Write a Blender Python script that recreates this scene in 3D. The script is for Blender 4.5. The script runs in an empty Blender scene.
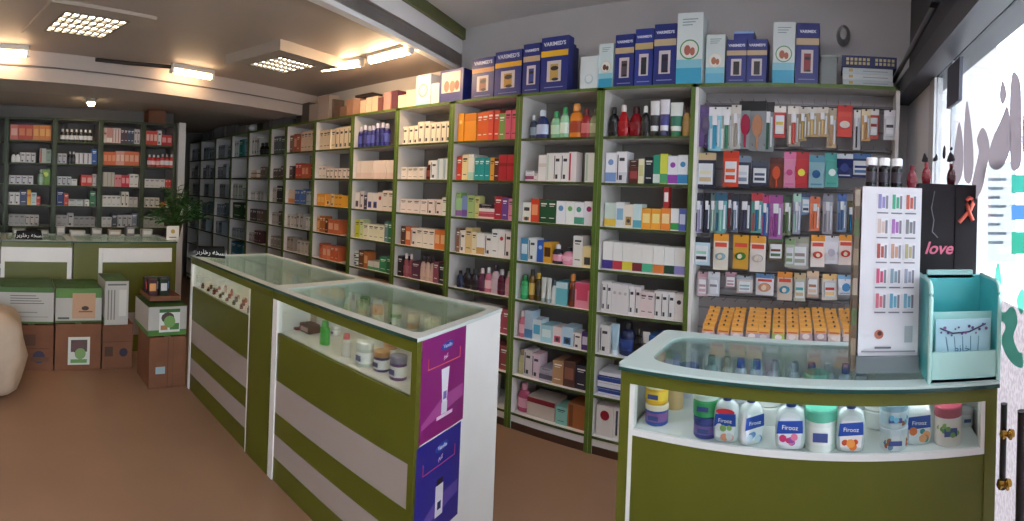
import bpy, math, random, colorsys
from math import sin, cos, pi, radians as R
random.seed(7)
S = bpy.context.scene
COL = S.collection
H = 1.50                      # eye height
# ------------------------------------------------------------------ materials
def lin(c):
    c /= 255.0
    return c/12.92 if c <= .04045 else ((c+.055)/1.055)**2.4
def hexc(h):
    return tuple(lin(int(h[i:i+2], 16)) for i in (0, 2, 4))
MC = {}
def mat(h, rough=.5, metal=0., vary=0., scale=8., spec=.5, emit=0., coat=0.):
    key = (h, rough, metal, vary, scale, spec, emit, coat)
    if key in MC: return MC[key]
    m = bpy.data.materials.new('paint_'+h); m.use_nodes = True
    nt = m.node_tree; b = nt.nodes['Principled BSDF']; c = hexc(h)
    b.inputs['Base Color'].default_value = (*c, 1)
    b.inputs['Roughness'].default_value = rough
    b.inputs['Metallic'].default_value = metal
    b.inputs['Specular IOR Level'].default_value = spec
    b.inputs['Coat Weight'].default_value = coat
    if emit:
        b.inputs['Emission Color'].default_value = (*c, 1)
        b.inputs['Emission Strength'].default_value = emit
    if vary:
        tc = nt.nodes.new('ShaderNodeTexCoord'); n = nt.nodes.new('ShaderNodeTexNoise')
        n.inputs['Scale'].default_value = scale; n.inputs['Detail'].default_value = 5
        r = nt.nodes.new('ShaderNodeValToRGB')
        r.color_ramp.elements[0].position = .3; r.color_ramp.elements[1].position = .7
        r.color_ramp.elements[0].color = (*[x*(1-vary) for x in c], 1)
        r.color_ramp.elements[1].color = (*[min(1, x*(1+vary)) for x in c], 1)
        nt.links.new(tc.outputs['Object'], n.inputs['Vector'])
        nt.links.new(n.outputs['Fac'], r.inputs['Fac'])
        nt.links.new(r.outputs['Color'], b.inputs['Base Color'])
    MC[key] = m
    return m
def glass(tint='eaf6f0', refl=.12):
    key = ('glass', tint, refl)
    if key in MC: return MC[key]
    m = bpy.data.materials.new('clear_glass'); m.use_nodes = True
    nt = m.node_tree; nt.nodes.clear()
    o = nt.nodes.new('ShaderNodeOutputMaterial'); mx = nt.nodes.new('ShaderNodeMixShader')
    t = nt.nodes.new('ShaderNodeBsdfTransparent'); g = nt.nodes.new('ShaderNodeBsdfGlossy')
    lw = nt.nodes.new('ShaderNodeFresnel'); lw.inputs['IOR'].default_value = 1.45
    ad = nt.nodes.new('ShaderNodeMath'); ad.operation = 'MULTIPLY_ADD'
    ad.inputs[1].default_value = .4; ad.inputs[2].default_value = refl
    t.inputs['Color'].default_value = (*hexc(tint), 1); g.inputs['Roughness'].default_value = .03
    nt.links.new(lw.outputs['Fac'], ad.inputs[0]); nt.links.new(ad.outputs[0], mx.inputs['Fac'])
    nt.links.new(t.outputs[0], mx.inputs[1]); nt.links.new(g.outputs[0], mx.inputs[2])
    nt.links.new(mx.outputs[0], o.inputs['Surface'])
    MC[key] = m
    return m
def film(h, tr=.75, vary=0):
    key = ('film', h, tr)
    if key in MC: return MC[key]
    m = bpy.data.materials.new('film_'+h); m.use_nodes = True; nt = m.node_tree; nt.nodes.clear()
    o = nt.nodes.new('ShaderNodeOutputMaterial'); mx = nt.nodes.new('ShaderNodeMixShader'); mx.inputs['Fac'].default_value = tr
    d = nt.nodes.new('ShaderNodeBsdfDiffuse'); t = nt.nodes.new('ShaderNodeBsdfTranslucent'); c = (*hexc(h), 1)
    d.inputs['Color'].default_value = c; t.inputs['Color'].default_value = c
    if vary:
        n = nt.nodes.new('ShaderNodeTexNoise'); n.inputs['Scale'].default_value = 60; r = nt.nodes.new('ShaderNodeValToRGB')
        r.color_ramp.elements[0].position = .4; r.color_ramp.elements[1].position = .6
        r.color_ramp.elements[0].color = (*[x*(1-vary) for x in c[:3]], 1); r.color_ramp.elements[1].color = c
        nt.links.new(n.outputs['Fac'], r.inputs['Fac'])
        for q in (d, t): nt.links.new(r.outputs['Color'], q.inputs['Color'])
    nt.links.new(d.outputs[0], mx.inputs[1]); nt.links.new(t.outputs[0], mx.inputs[2]); nt.links.new(mx.outputs[0], o.inputs['Surface'])
    MC[key] = m
    return m
GREEN = mat('5b5e17', .42, vary=.07, scale=3)
EDGE = mat('566f28', .45); SEDGE = mat('3c4c20', .5); BACKP = mat('8b8682', .6)
WHITE = mat('eceae6', .45, vary=.03, scale=4)
INNER = mat('c3bfbb', .6)
CHROME = mat('c8c8c8', .25, 1.)
BLACK = mat('141416', .4)
# ------------------------------------------------------------------ mesh collector
class MB:
    def __init__(s): s.v = []; s.f = []; s.m = []; s.ms = []; s.sm = []; s.k = 0
    def mi(s, m):
        if m not in s.ms: s.ms.append(m)
        return s.ms.index(m)
    def add(s, vs, fs, m, smooth=False):
        b = len(s.v); s.v += vs; i = s.mi(m)
        for f in fs: s.f.append([b+k for k in f]); s.m.append(i); s.sm.append(smooth)
        return s
    def box(s, x0, x1, y0, y1, z0, z1, m, front=None, top=None):
        vs = [(x0,y0,z0),(x1,y0,z0),(x1,y1,z0),(x0,y1,z0),(x0,y0,z1),(x1,y0,z1),(x1,y1,z1),(x0,y1,z1)]
        s.add(vs, [(3,2,1,0),(1,2,6,5),(2,3,7,6),(3,0,4,7)], m)
        s.add(vs, [(0,1,5,4)], front or m); s.add(vs, [(4,5,6,7)], top or m)
        return s
    def bevbox(s, x0, x1, y0, y1, z0, z1, m, r=.01, n=3):
        pts = []
        for cx, cy, a0 in ((x1-r, y1-r, 0), (x0+r, y1-r, 90), (x0+r, y0+r, 180), (x1-r, y0+r, 270)):
            for k in range(n+1):
                a = R(a0+90*k/n); pts.append((cx+r*cos(a), cy+r*sin(a)))
        return s.prism(pts, z0, z1, m)
    def prism(s, pts, z0, z1, m, top=None, axis='z'):
        n = len(pts)
        if axis == 'z': vs = [(x, y, z0) for x, y in pts]+[(x, y, z1) for x, y in pts]
        elif axis == 'y': vs = [(x, z0, y) for x, y in pts]+[(x, z1, y) for x, y in pts]
        else: vs = [(z0, x, y) for x, y in pts]+[(z1, x, y) for x, y in pts]
        s.add(vs, [tuple(reversed(range(n)))], m); s.add(vs, [tuple(range(n, 2*n))], top or m)
        s.add(vs, [(k, (k+1) % n, n+(k+1) % n, n+k) for k in range(n)], m)
        return s
    def lathe(s, prof, m, cx=0, cy=0, cz=0, seg=14, sy=1., cap=True, mats=None):
        vs = [(cx+r*cos(2*pi*k/seg), cy+sy*r*sin(2*pi*k/seg), cz+z) for r, z in prof for k in range(seg)]
        n = len(prof)
        for i in range(n-1):
            fs = [(i*seg+k, i*seg+(k+1) % seg, (i+1)*seg+(k+1) % seg, (i+1)*seg+k) for k in range(seg)]
            s.add(vs, fs, (mats[i] if mats else m), True)
        if cap:
            s.add(vs, [tuple(reversed(range(seg)))], m); s.add(vs, [tuple(range((n-1)*seg, n*seg))], (mats[-1] if mats else m))
        return s
    def tube(s, path, r, m, seg=8):
        from mathutils import Vector
        P = [Vector(p) for p in path]; rings = []
        for i, p in enumerate(P):
            d = (P[min(i+1, len(P)-1)]-P[max(i-1, 0)]).normalized()
            u = d.cross(Vector((0, 0, 1)))
            if u.length < .05: u = d.cross(Vector((0, 1, 0)))
            u.normalize(); w = d.cross(u)
            rings += [tuple(p+r*(cos(2*pi*k/seg)*u+sin(2*pi*k/seg)*w)) for k in range(seg)]
        fs = [(i*seg+k, i*seg+(k+1) % seg, (i+1)*seg+(k+1) % seg, (i+1)*seg+k) for i in range(len(P)-1) for k in range(seg)]
        s.add(rings, fs, m, True); s.add(rings, [tuple(range(seg)), tuple(range(len(rings)-seg, len(rings)))], m)
        return s
    def quad(s, x0, x1, z0, z1, y, m):      # a rectangle facing -y, each print a hair above the last
        s.k += 1; y -= .00004*s.k
        return s.add([(x0, y, z0), (x1, y, z0), (x1, y, z1), (x0, y, z1)], [(0, 1, 2, 3)], m)
    def disc(s, cx, cz, r, y, m, seg=14, sz=1.):
        s.k += 1; y -= .00004*s.k
        return s.add([(cx+r*cos(2*pi*k/seg), y, cz+sz*r*sin(2*pi*k/seg)) for k in range(seg)], [tuple(range(seg))], m)
    def mesh(s, name):
        me = bpy.data.meshes.new(name); me.from_pydata(s.v, [], s.f)
        for m in s.ms: me.materials.append(m)
        me.polygons.foreach_set('material_index', s.m); me.polygons.foreach_set('use_smooth', s.sm)
        me.update(); return me
    def build(s, name, parent=None, loc=(0, 0, 0), rz=0):
        return put(name, s.mesh(name), parent, loc, rz)
def put(name, me, parent=None, loc=(0, 0, 0), rz=0):
    o = bpy.data.objects.new(name, me); COL.objects.link(o); o.location = loc; o.rotation_euler = (0, 0, rz)
    if parent: o.parent = parent
    return o
def tag(o, label=None, cat=None, group=None, kind=None):
    if label: o['label'] = label
    if cat: o['category'] = cat
    if group: o['group'] = group
    if kind: o['kind'] = kind
    return o
def empty(name, loc=(0, 0, 0), rz=0, label=None, cat=None, group=None):
    return tag(put(name, None, None, loc, rz), label, cat, group)
def struct(mb, name): return tag(mb.build(name), kind='structure')
def lettering(body, size, m, parent, loc, rot=(pi/2, 0, 0), align='CENTER', name='lettering', ext=.0003, bold=0., sx=1., shear=0.):
    c = bpy.data.curves.new(name, 'FONT'); c.body = body; c.size = size; c.align_x = align; c.extrude = ext; c.offset = bold
    c.resolution_u = 3; c.materials.append(m)
    tmp = bpy.data.objects.new(name, c); COL.objects.link(tmp); bpy.context.view_layer.update()
    me = bpy.data.meshes.new_from_object(tmp.evaluated_get(bpy.context.evaluated_depsgraph_get())); bpy.data.objects.remove(tmp)
    o = bpy.data.objects.new(name, me); COL.objects.link(o); o.location = loc; o.rotation_euler = rot; o.scale = (sx, 1, 1)
    if shear:
        for v in me.vertices: v.co.x += shear*v.co.y
    if parent: o.parent = parent
    return o
def sx(px, y=2.8, z=None):    # where a sight line at that heading crosses the plane at depth y
    a = (px-831.2)/523.24
    if z is not None: a -= .0389*(z-H)/(y/cos(a))*cos((px-512)/523.24)
    return y*math.tan(a)
# ------------------------------------------------------------------ colour words for labels
def cname(h):
    r, g, b = [int(h[i:i+2], 16)/255 for i in (0, 2, 4)]
    hh, l, s = colorsys.rgb_to_hls(r, g, b); hh *= 360
    if l > .86: return 'white'
    if s < .14 or (l < .13 and s < .4): return 'white' if l > .8 else 'pale grey' if l > .6 else 'grey' if l > .25 else 'black'
    if l < .12: return 'black'
    if hh < 15 or hh > 345: n = 'pink' if l > .62 else 'red'
    elif hh < 42: n = 'cream' if l > .7 else 'orange' if (l > .45 and s > .55) else 'brown'
    elif hh < 68: n = 'cream' if l > .75 else 'yellow' if l > .4 else 'olive'
    elif hh < 160: n = 'green'
    elif hh < 195: n = 'teal'
    elif hh < 255: n = 'blue'
    elif hh < 300: n = 'purple'
    else: n = 'pink' if l > .45 else 'maroon'
    if n in ('cream', 'brown', 'olive', 'maroon', 'orange', 'yellow'): return n
    return ('dark ' if l < .27 else 'pale ' if l > .68 else '')+n
# ------------------------------------------------------------------ products
PM = {}
def carton(w, h, d, c, st='t', c2='ffffff'):
    k = ('c', w, h, d, c, st, c2)
    if k in PM: return PM[k]
    b = MB(); M = mat(c, .45); N = mat(c2, .45); W = mat('f2f0ea', .5); T = mat('3a3a44', .5)
    b.box(-w/2, w/2, 0, d, 0, h, M); y = -.0006
    def q(u0, u1, v0, v1, m, yy=y): b.quad((u0-.5)*w, (u1-.5)*w, v0*h, v1*h, yy, m)
    if 'b' in st: q(0, 1, .04, .34, N); b.box(w/2, w/2+.0005, 0, d, .04*h, .34*h, N)
    if 'm' in st: q(0, 1, .55, .68, N); b.box(w/2, w/2+.0005, 0, d, .55*h, .68*h, N)
    if 'u' in st: q(0, 1, .72, .97, N)
    if 'v' in st: q(.08, .3, .05, .95, N)
    if 'p' in st: q(.18, .82, .12, .48, N); b.disc(0, .3*h, .2*w, -.001, T, 10)
    if 'd' in st: b.disc(0, .68*h, .27*w, -.001, N)
    if 'l' in st: q(.12, .88, .3, .75, N)
    if 't' in st:
        tm = T if sum(hexc(c)) > .9 else W
        q(.16, .84, .80, .86, tm, -.001); q(.2, .7, .72, .75, tm, -.001); q(.2, .76, .2, .23, tm, -.001)
    if 'x' in st:
        q(.1, .2, .1, .9, T); q(.3, .6, .1, .25, T); q(.3, .8, .7, .8, T)
    # flap seam on top
    b.quad(-w/2, w/2, h*.985, h*.99, -.0008, mat('8a8a88', .6))
    PM[k] = b.mesh('carton'); return PM[k]
def bottle(w, h, c, cap='f0f0f0', lab='ffffff', fl=.6, shape=0):
    k = ('b', w, h, c, cap, lab, fl, shape)
    if k in PM: return PM[k]
    r = w/2; M = mat(c, .25); L = mat(lab, .4); b = MB(); hb = h*.8
    if shape == 0: prof = [(r*.9, 0), (r, .03*hb), (r, .18*hb), (r*1.005, .2*hb), (r*1.005, .62*hb), (r, .64*hb), (r*.96, .74*hb), (r*.72, .9*hb), (r*.38, .97*hb), (r*.36, hb)]
    elif shape == 1: prof = [(r*.7, 0), (r*.8, .03*hb), (r*.95, .2*hb), (r, .4*hb), (r*.9, .62*hb), (r*.75, .78*hb), (r*.6, .88*hb), (r*.4, .96*hb), (r*.36, hb), (r*.36, hb)]
    else: prof = [(r*.85, 0), (r, .02*hb), (r, .2*hb), (r, .22*hb), (r, .7*hb), (r, .72*hb), (r, .86*hb), (r*.9, .93*hb), (r*.6, .98*hb), (r*.55, hb)]
    b.lathe(prof, M, seg=14, sy=fl, mats=[M, M, M, L, M, M, M, M, M, M])
    if shape < 2: b.quad(-r*.5, r*.5, .3*hb, .5*hb, -r*fl*1.03, L)
    cp = MB(); C = mat(cap, .35); rc = r*(.45 if shape < 2 else .62)
    cp.lathe([(rc, hb*.985), (rc, h*.93), (rc*.85, h), (rc*.3, h)], C, seg=12)
    PM[k] = (b.mesh('bottle'), cp.mesh('cap')); return PM[k]
def tubep(w, h, c, cap='ffffff', lab=None):
    k = ('t', w, h, c, cap, lab)
    if k in PM: return PM[k]
    M = mat(c, .35); C = mat(cap, .4); b = MB(); r = w/2; seg = 12; L = mat(lab or c, .4)
    prof = [(.16, r*.8, r*.7), (.3, r*.86, r*.66), (.6, r*.95, r*.35), (.93, r, r*.08), (1, r, r*.05)]
    vs = [(a*cos(2*pi*k2/seg), bb*sin(2*pi*k2/seg), z*h) for z, a, bb in prof for k2 in range(seg)]
    for i in range(4):
        b.add(vs, [(i*seg+k2, i*seg+(k2+1) % seg, (i+1)*seg+(k2+1) % seg, (i+1)*seg+k2) for k2 in range(seg)], L if i == 1 else M, True)
    b.add(vs, [tuple(range(4*seg, 5*seg))], M)
    cp = MB(); cp.lathe([(r*.78, 0), (r*.8, .01), (r*.74, h*.16)], C, seg=12)
    PM[k] = (b.mesh('tube'), cp.mesh('cap')); return PM[k]
def jar(w, h, c, lid, lab='ffffff'):
    k = ('j', w, h, c, lid, lab)
    if k in PM: return PM[k]
    r = w/2; b = MB(); M = mat(c, .35); L = mat(lab, .4)
    b.lathe([(r*.9, 0), (r*.96, .05*h), (r*.97, .2*h), (r*.97, .62*h), (r*.96, .76*h)], M, seg=18, mats=[M, M, L, M, M])
    b.quad(-r*.45, r*.45, .28*h, .5*h, -r*.99, mat('3c4d8a', .5))
    cp = MB(); cp.lathe([(r, .74*h), (r, .97*h), (r*.93, h), (r*.2, h)], mat(lid, .35), seg=18)
    PM[k] = (b.mesh('jar'), cp.mesh('lid')); return PM[k]
NOUN = {'c': ('carton', 'medicine_carton'), 'b': ('bottle', 'shampoo_bottle'), 'e': ('round-shouldered bottle', 'lotion_bottle'), 'o': ('straight bottle', 'serum_bottle'),
        't': ('cream tube', 'cream_tube'), 'j': ('jar', 'cream_jar'), 'f': ('flat box', 'flat_box'), 'k': ('can', 'can')}
def product(K, w, h, c, st, c2, x, y, z, label, group, rz=0, dmax=.16, c3=None):
    noun, nm = NOUN[K]; cat = {'c': 'medicine carton', 'f': 'box', 't': 'tube', 'j': 'jar', 'k': 'can'}.get(K, 'bottle')
    if K in 'cf':
        if K == 'c': nm = 'shampoo_carton' if h > .17 else 'cream_carton' if 'x' in st else 'tablet_carton' if h < .125 else 'syrup_carton' if w < .055 else 'medicine_carton'
        o = put(nm, carton(w, h, min(dmax, max(.05, w*1.6)) if K == 'c' else dmax, c, st, c2), None, (x, y, z), rz)
        return tag(o, label, cat, group)
    if K in 'be': w = round(w*1.14, 3)
    if K in 'beo': me = bottle(w, h, c, c2, c3 or ('e8e4e0' if 'l' in st else c), .62 if K != 'o' else 1., 'beo'.index(K)); pn = 'cap'
    elif K == 't': me = tubep(w, h, c, c2, c3); pn = 'cap'
    else: me = jar(w, h, c, c2, c3 or 'e8e8e8'); pn = 'lid'
    o = tag(put(nm, me[0], None, (x, y+w*.4, z), rz), label, cat, group)
    put(pn, me[1], o); return o
HS = 1.2
def fill(x0, x1, yf, z, hmax, spec, where, tf=None, dmax=.16):
    """spec: tokens K/colour/WxH[*n][/style/colour2[/colour3]] in millimetres, _30 for a gap, ^ puts the next on top of the last."""
    x = x0+.006; seen = {}; last = None
    toks = spec.split(); total = 0
    for t in toks:
        if t[0] == '_': total += float(t[1:])/1000; continue
        if t[0] == '^': continue
        p = t.split('/'); d = p[2].split('*'); w = float(d[0].split('x')[0])/1000; total += w*(int(d[1]) if len(d) > 1 else 1)
    sc = min(1.25, (x1-x0-.012)/max(total, .01)) if total > (x1-x0)*.8 else 1
    for t in toks:
        if t[0] == '_': x += float(t[1:])/1000*sc; continue
        up = t[0] == '^'
        if up: t = t[1:]
        p = t.split('/'); d = p[2].split('*'); w, h = [float(q)/1000 for q in d[0].split('x')]; n = int(d[1]) if len(d) > 1 else 1
        K, c = p[0], p[1]; st = p[3] if len(p) > 3 and p[3] else 't'; c2 = p[4] if len(p) > 4 and p[4] else ('f0f0f0' if K != 'c' else 'ffffff'); c3 = p[5] if len(p) > 5 else None
        w *= sc; h = min(h*(HS if K in 'cbeot' and h > .07 else 1), hmax-.014-(.02 if h < hmax*.9 else 0))
        w = round(w, 3); h = round(h, 3)
        ds = cname(c)+' '+NOUN[K][0]
        if K in 'cf' and st[0] in 'bmuvpdl' and cname(c2) != cname(c): ds += ' with '+cname(c2)+' '+{'b': 'foot band', 'm': 'middle band', 'u': 'top', 'v': 'edge stripe', 'p': 'picture', 'd': 'dot', 'l': 'label'}[st[0]]
        elif K in 'beotjk' and cname(c2) != cname(c): ds += ' with '+cname(c2)+(' cap' if K in 'beot' else ' lid')
        k = (K, c, w, h, st, c2)
        if seen.get(ds, k) != k:
            for alt in ('slimmer ', 'next ', 'other ', 'further ', 'last '):
                if seen.get(alt+ds, k) == k: ds = alt+ds; break
        seen[ds] = k
        for i in range(n):
            if up: px_, zz = last[0], last[1]
            else: px_, zz = x+w/2, z; x += w
            py = yf+random.uniform(.0, .012); rz = random.uniform(-.03, .03) if K in 'cf' and not up else 0
            X, Y = px_, py; gap = .0015
            lab = ds+' on '+where
            if tf: X, Y, rr = tf(px_, py); rz += rr
            product(K, w-gap, h, c, st, c2, X, Y, zz, lab, (ds+'s on '+where) if n > 1 else None, rz, dmax, c3)
            last = (px_, zz+h)
ORD = ['top', 'second', 'third', 'fourth', 'fifth', 'sixth', 'seventh', 'bottom']
ORC = ['first', 'second', 'third', 'fourth', 'fifth', 'sixth', 'seventh', 'eighth', 'ninth', 'tenth', 'eleventh', 'twelfth', 'thirteenth']
# ------------------------------------------------------------------ shelving along the long wall
ZS = [2.165, 1.876, 1.603, 1.342, 1.089, .839, .592, .349, .1075]
XB = [-.763, -1.344, -1.926, -2.507, -3.088, -3.670, -4.275, -4.829, -5.18, -5.734, -6.238, -6.78, -7.365, -7.854]
def shelving(name, w, d, zs, loc, rz, label, group, edge=EDGE, inner=INNER, post=.026, backm=None):
    t = empty(name, loc, rz, label, 'shelving', group); zt = zs[0]
    for x0, x1 in ((0, post), (w-post, w)):
        MB().box(x0, x1, 0, d, 0, zt, inner, front=edge).build('side_panel', t)
    for i, z in enumerate(zs):
        MB().box(post if i else 0, w-post if i else w, .0, d-.006, z-.016, z+(0 if i else .003), inner, front=SEDGE if i else edge, top=WHITE).build('shelf', t)
    MB().box(post, w-post, d-.006, d, 0, zt-.018, backm or BACKP).build('back_panel', t)
    k = MB().box(post, w-post, .012, .03, .045, zs[-1]-.018, WHITE); k.box(post, w-post, .006, .03, 0, .045, mat('4a3226', .5)); k.build('kick_board', t)
    return t
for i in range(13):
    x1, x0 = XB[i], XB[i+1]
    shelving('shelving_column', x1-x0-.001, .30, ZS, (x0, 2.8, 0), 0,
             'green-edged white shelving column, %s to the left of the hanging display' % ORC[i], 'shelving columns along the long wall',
             inner=mat('d2cec9', .55) if i < 7 else mat('c4c0bc', .6), backm=BACKP)  # far columns get darker boards, the dimness of that end put into the colour
C9 = 'c/efe6d2/'
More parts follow.
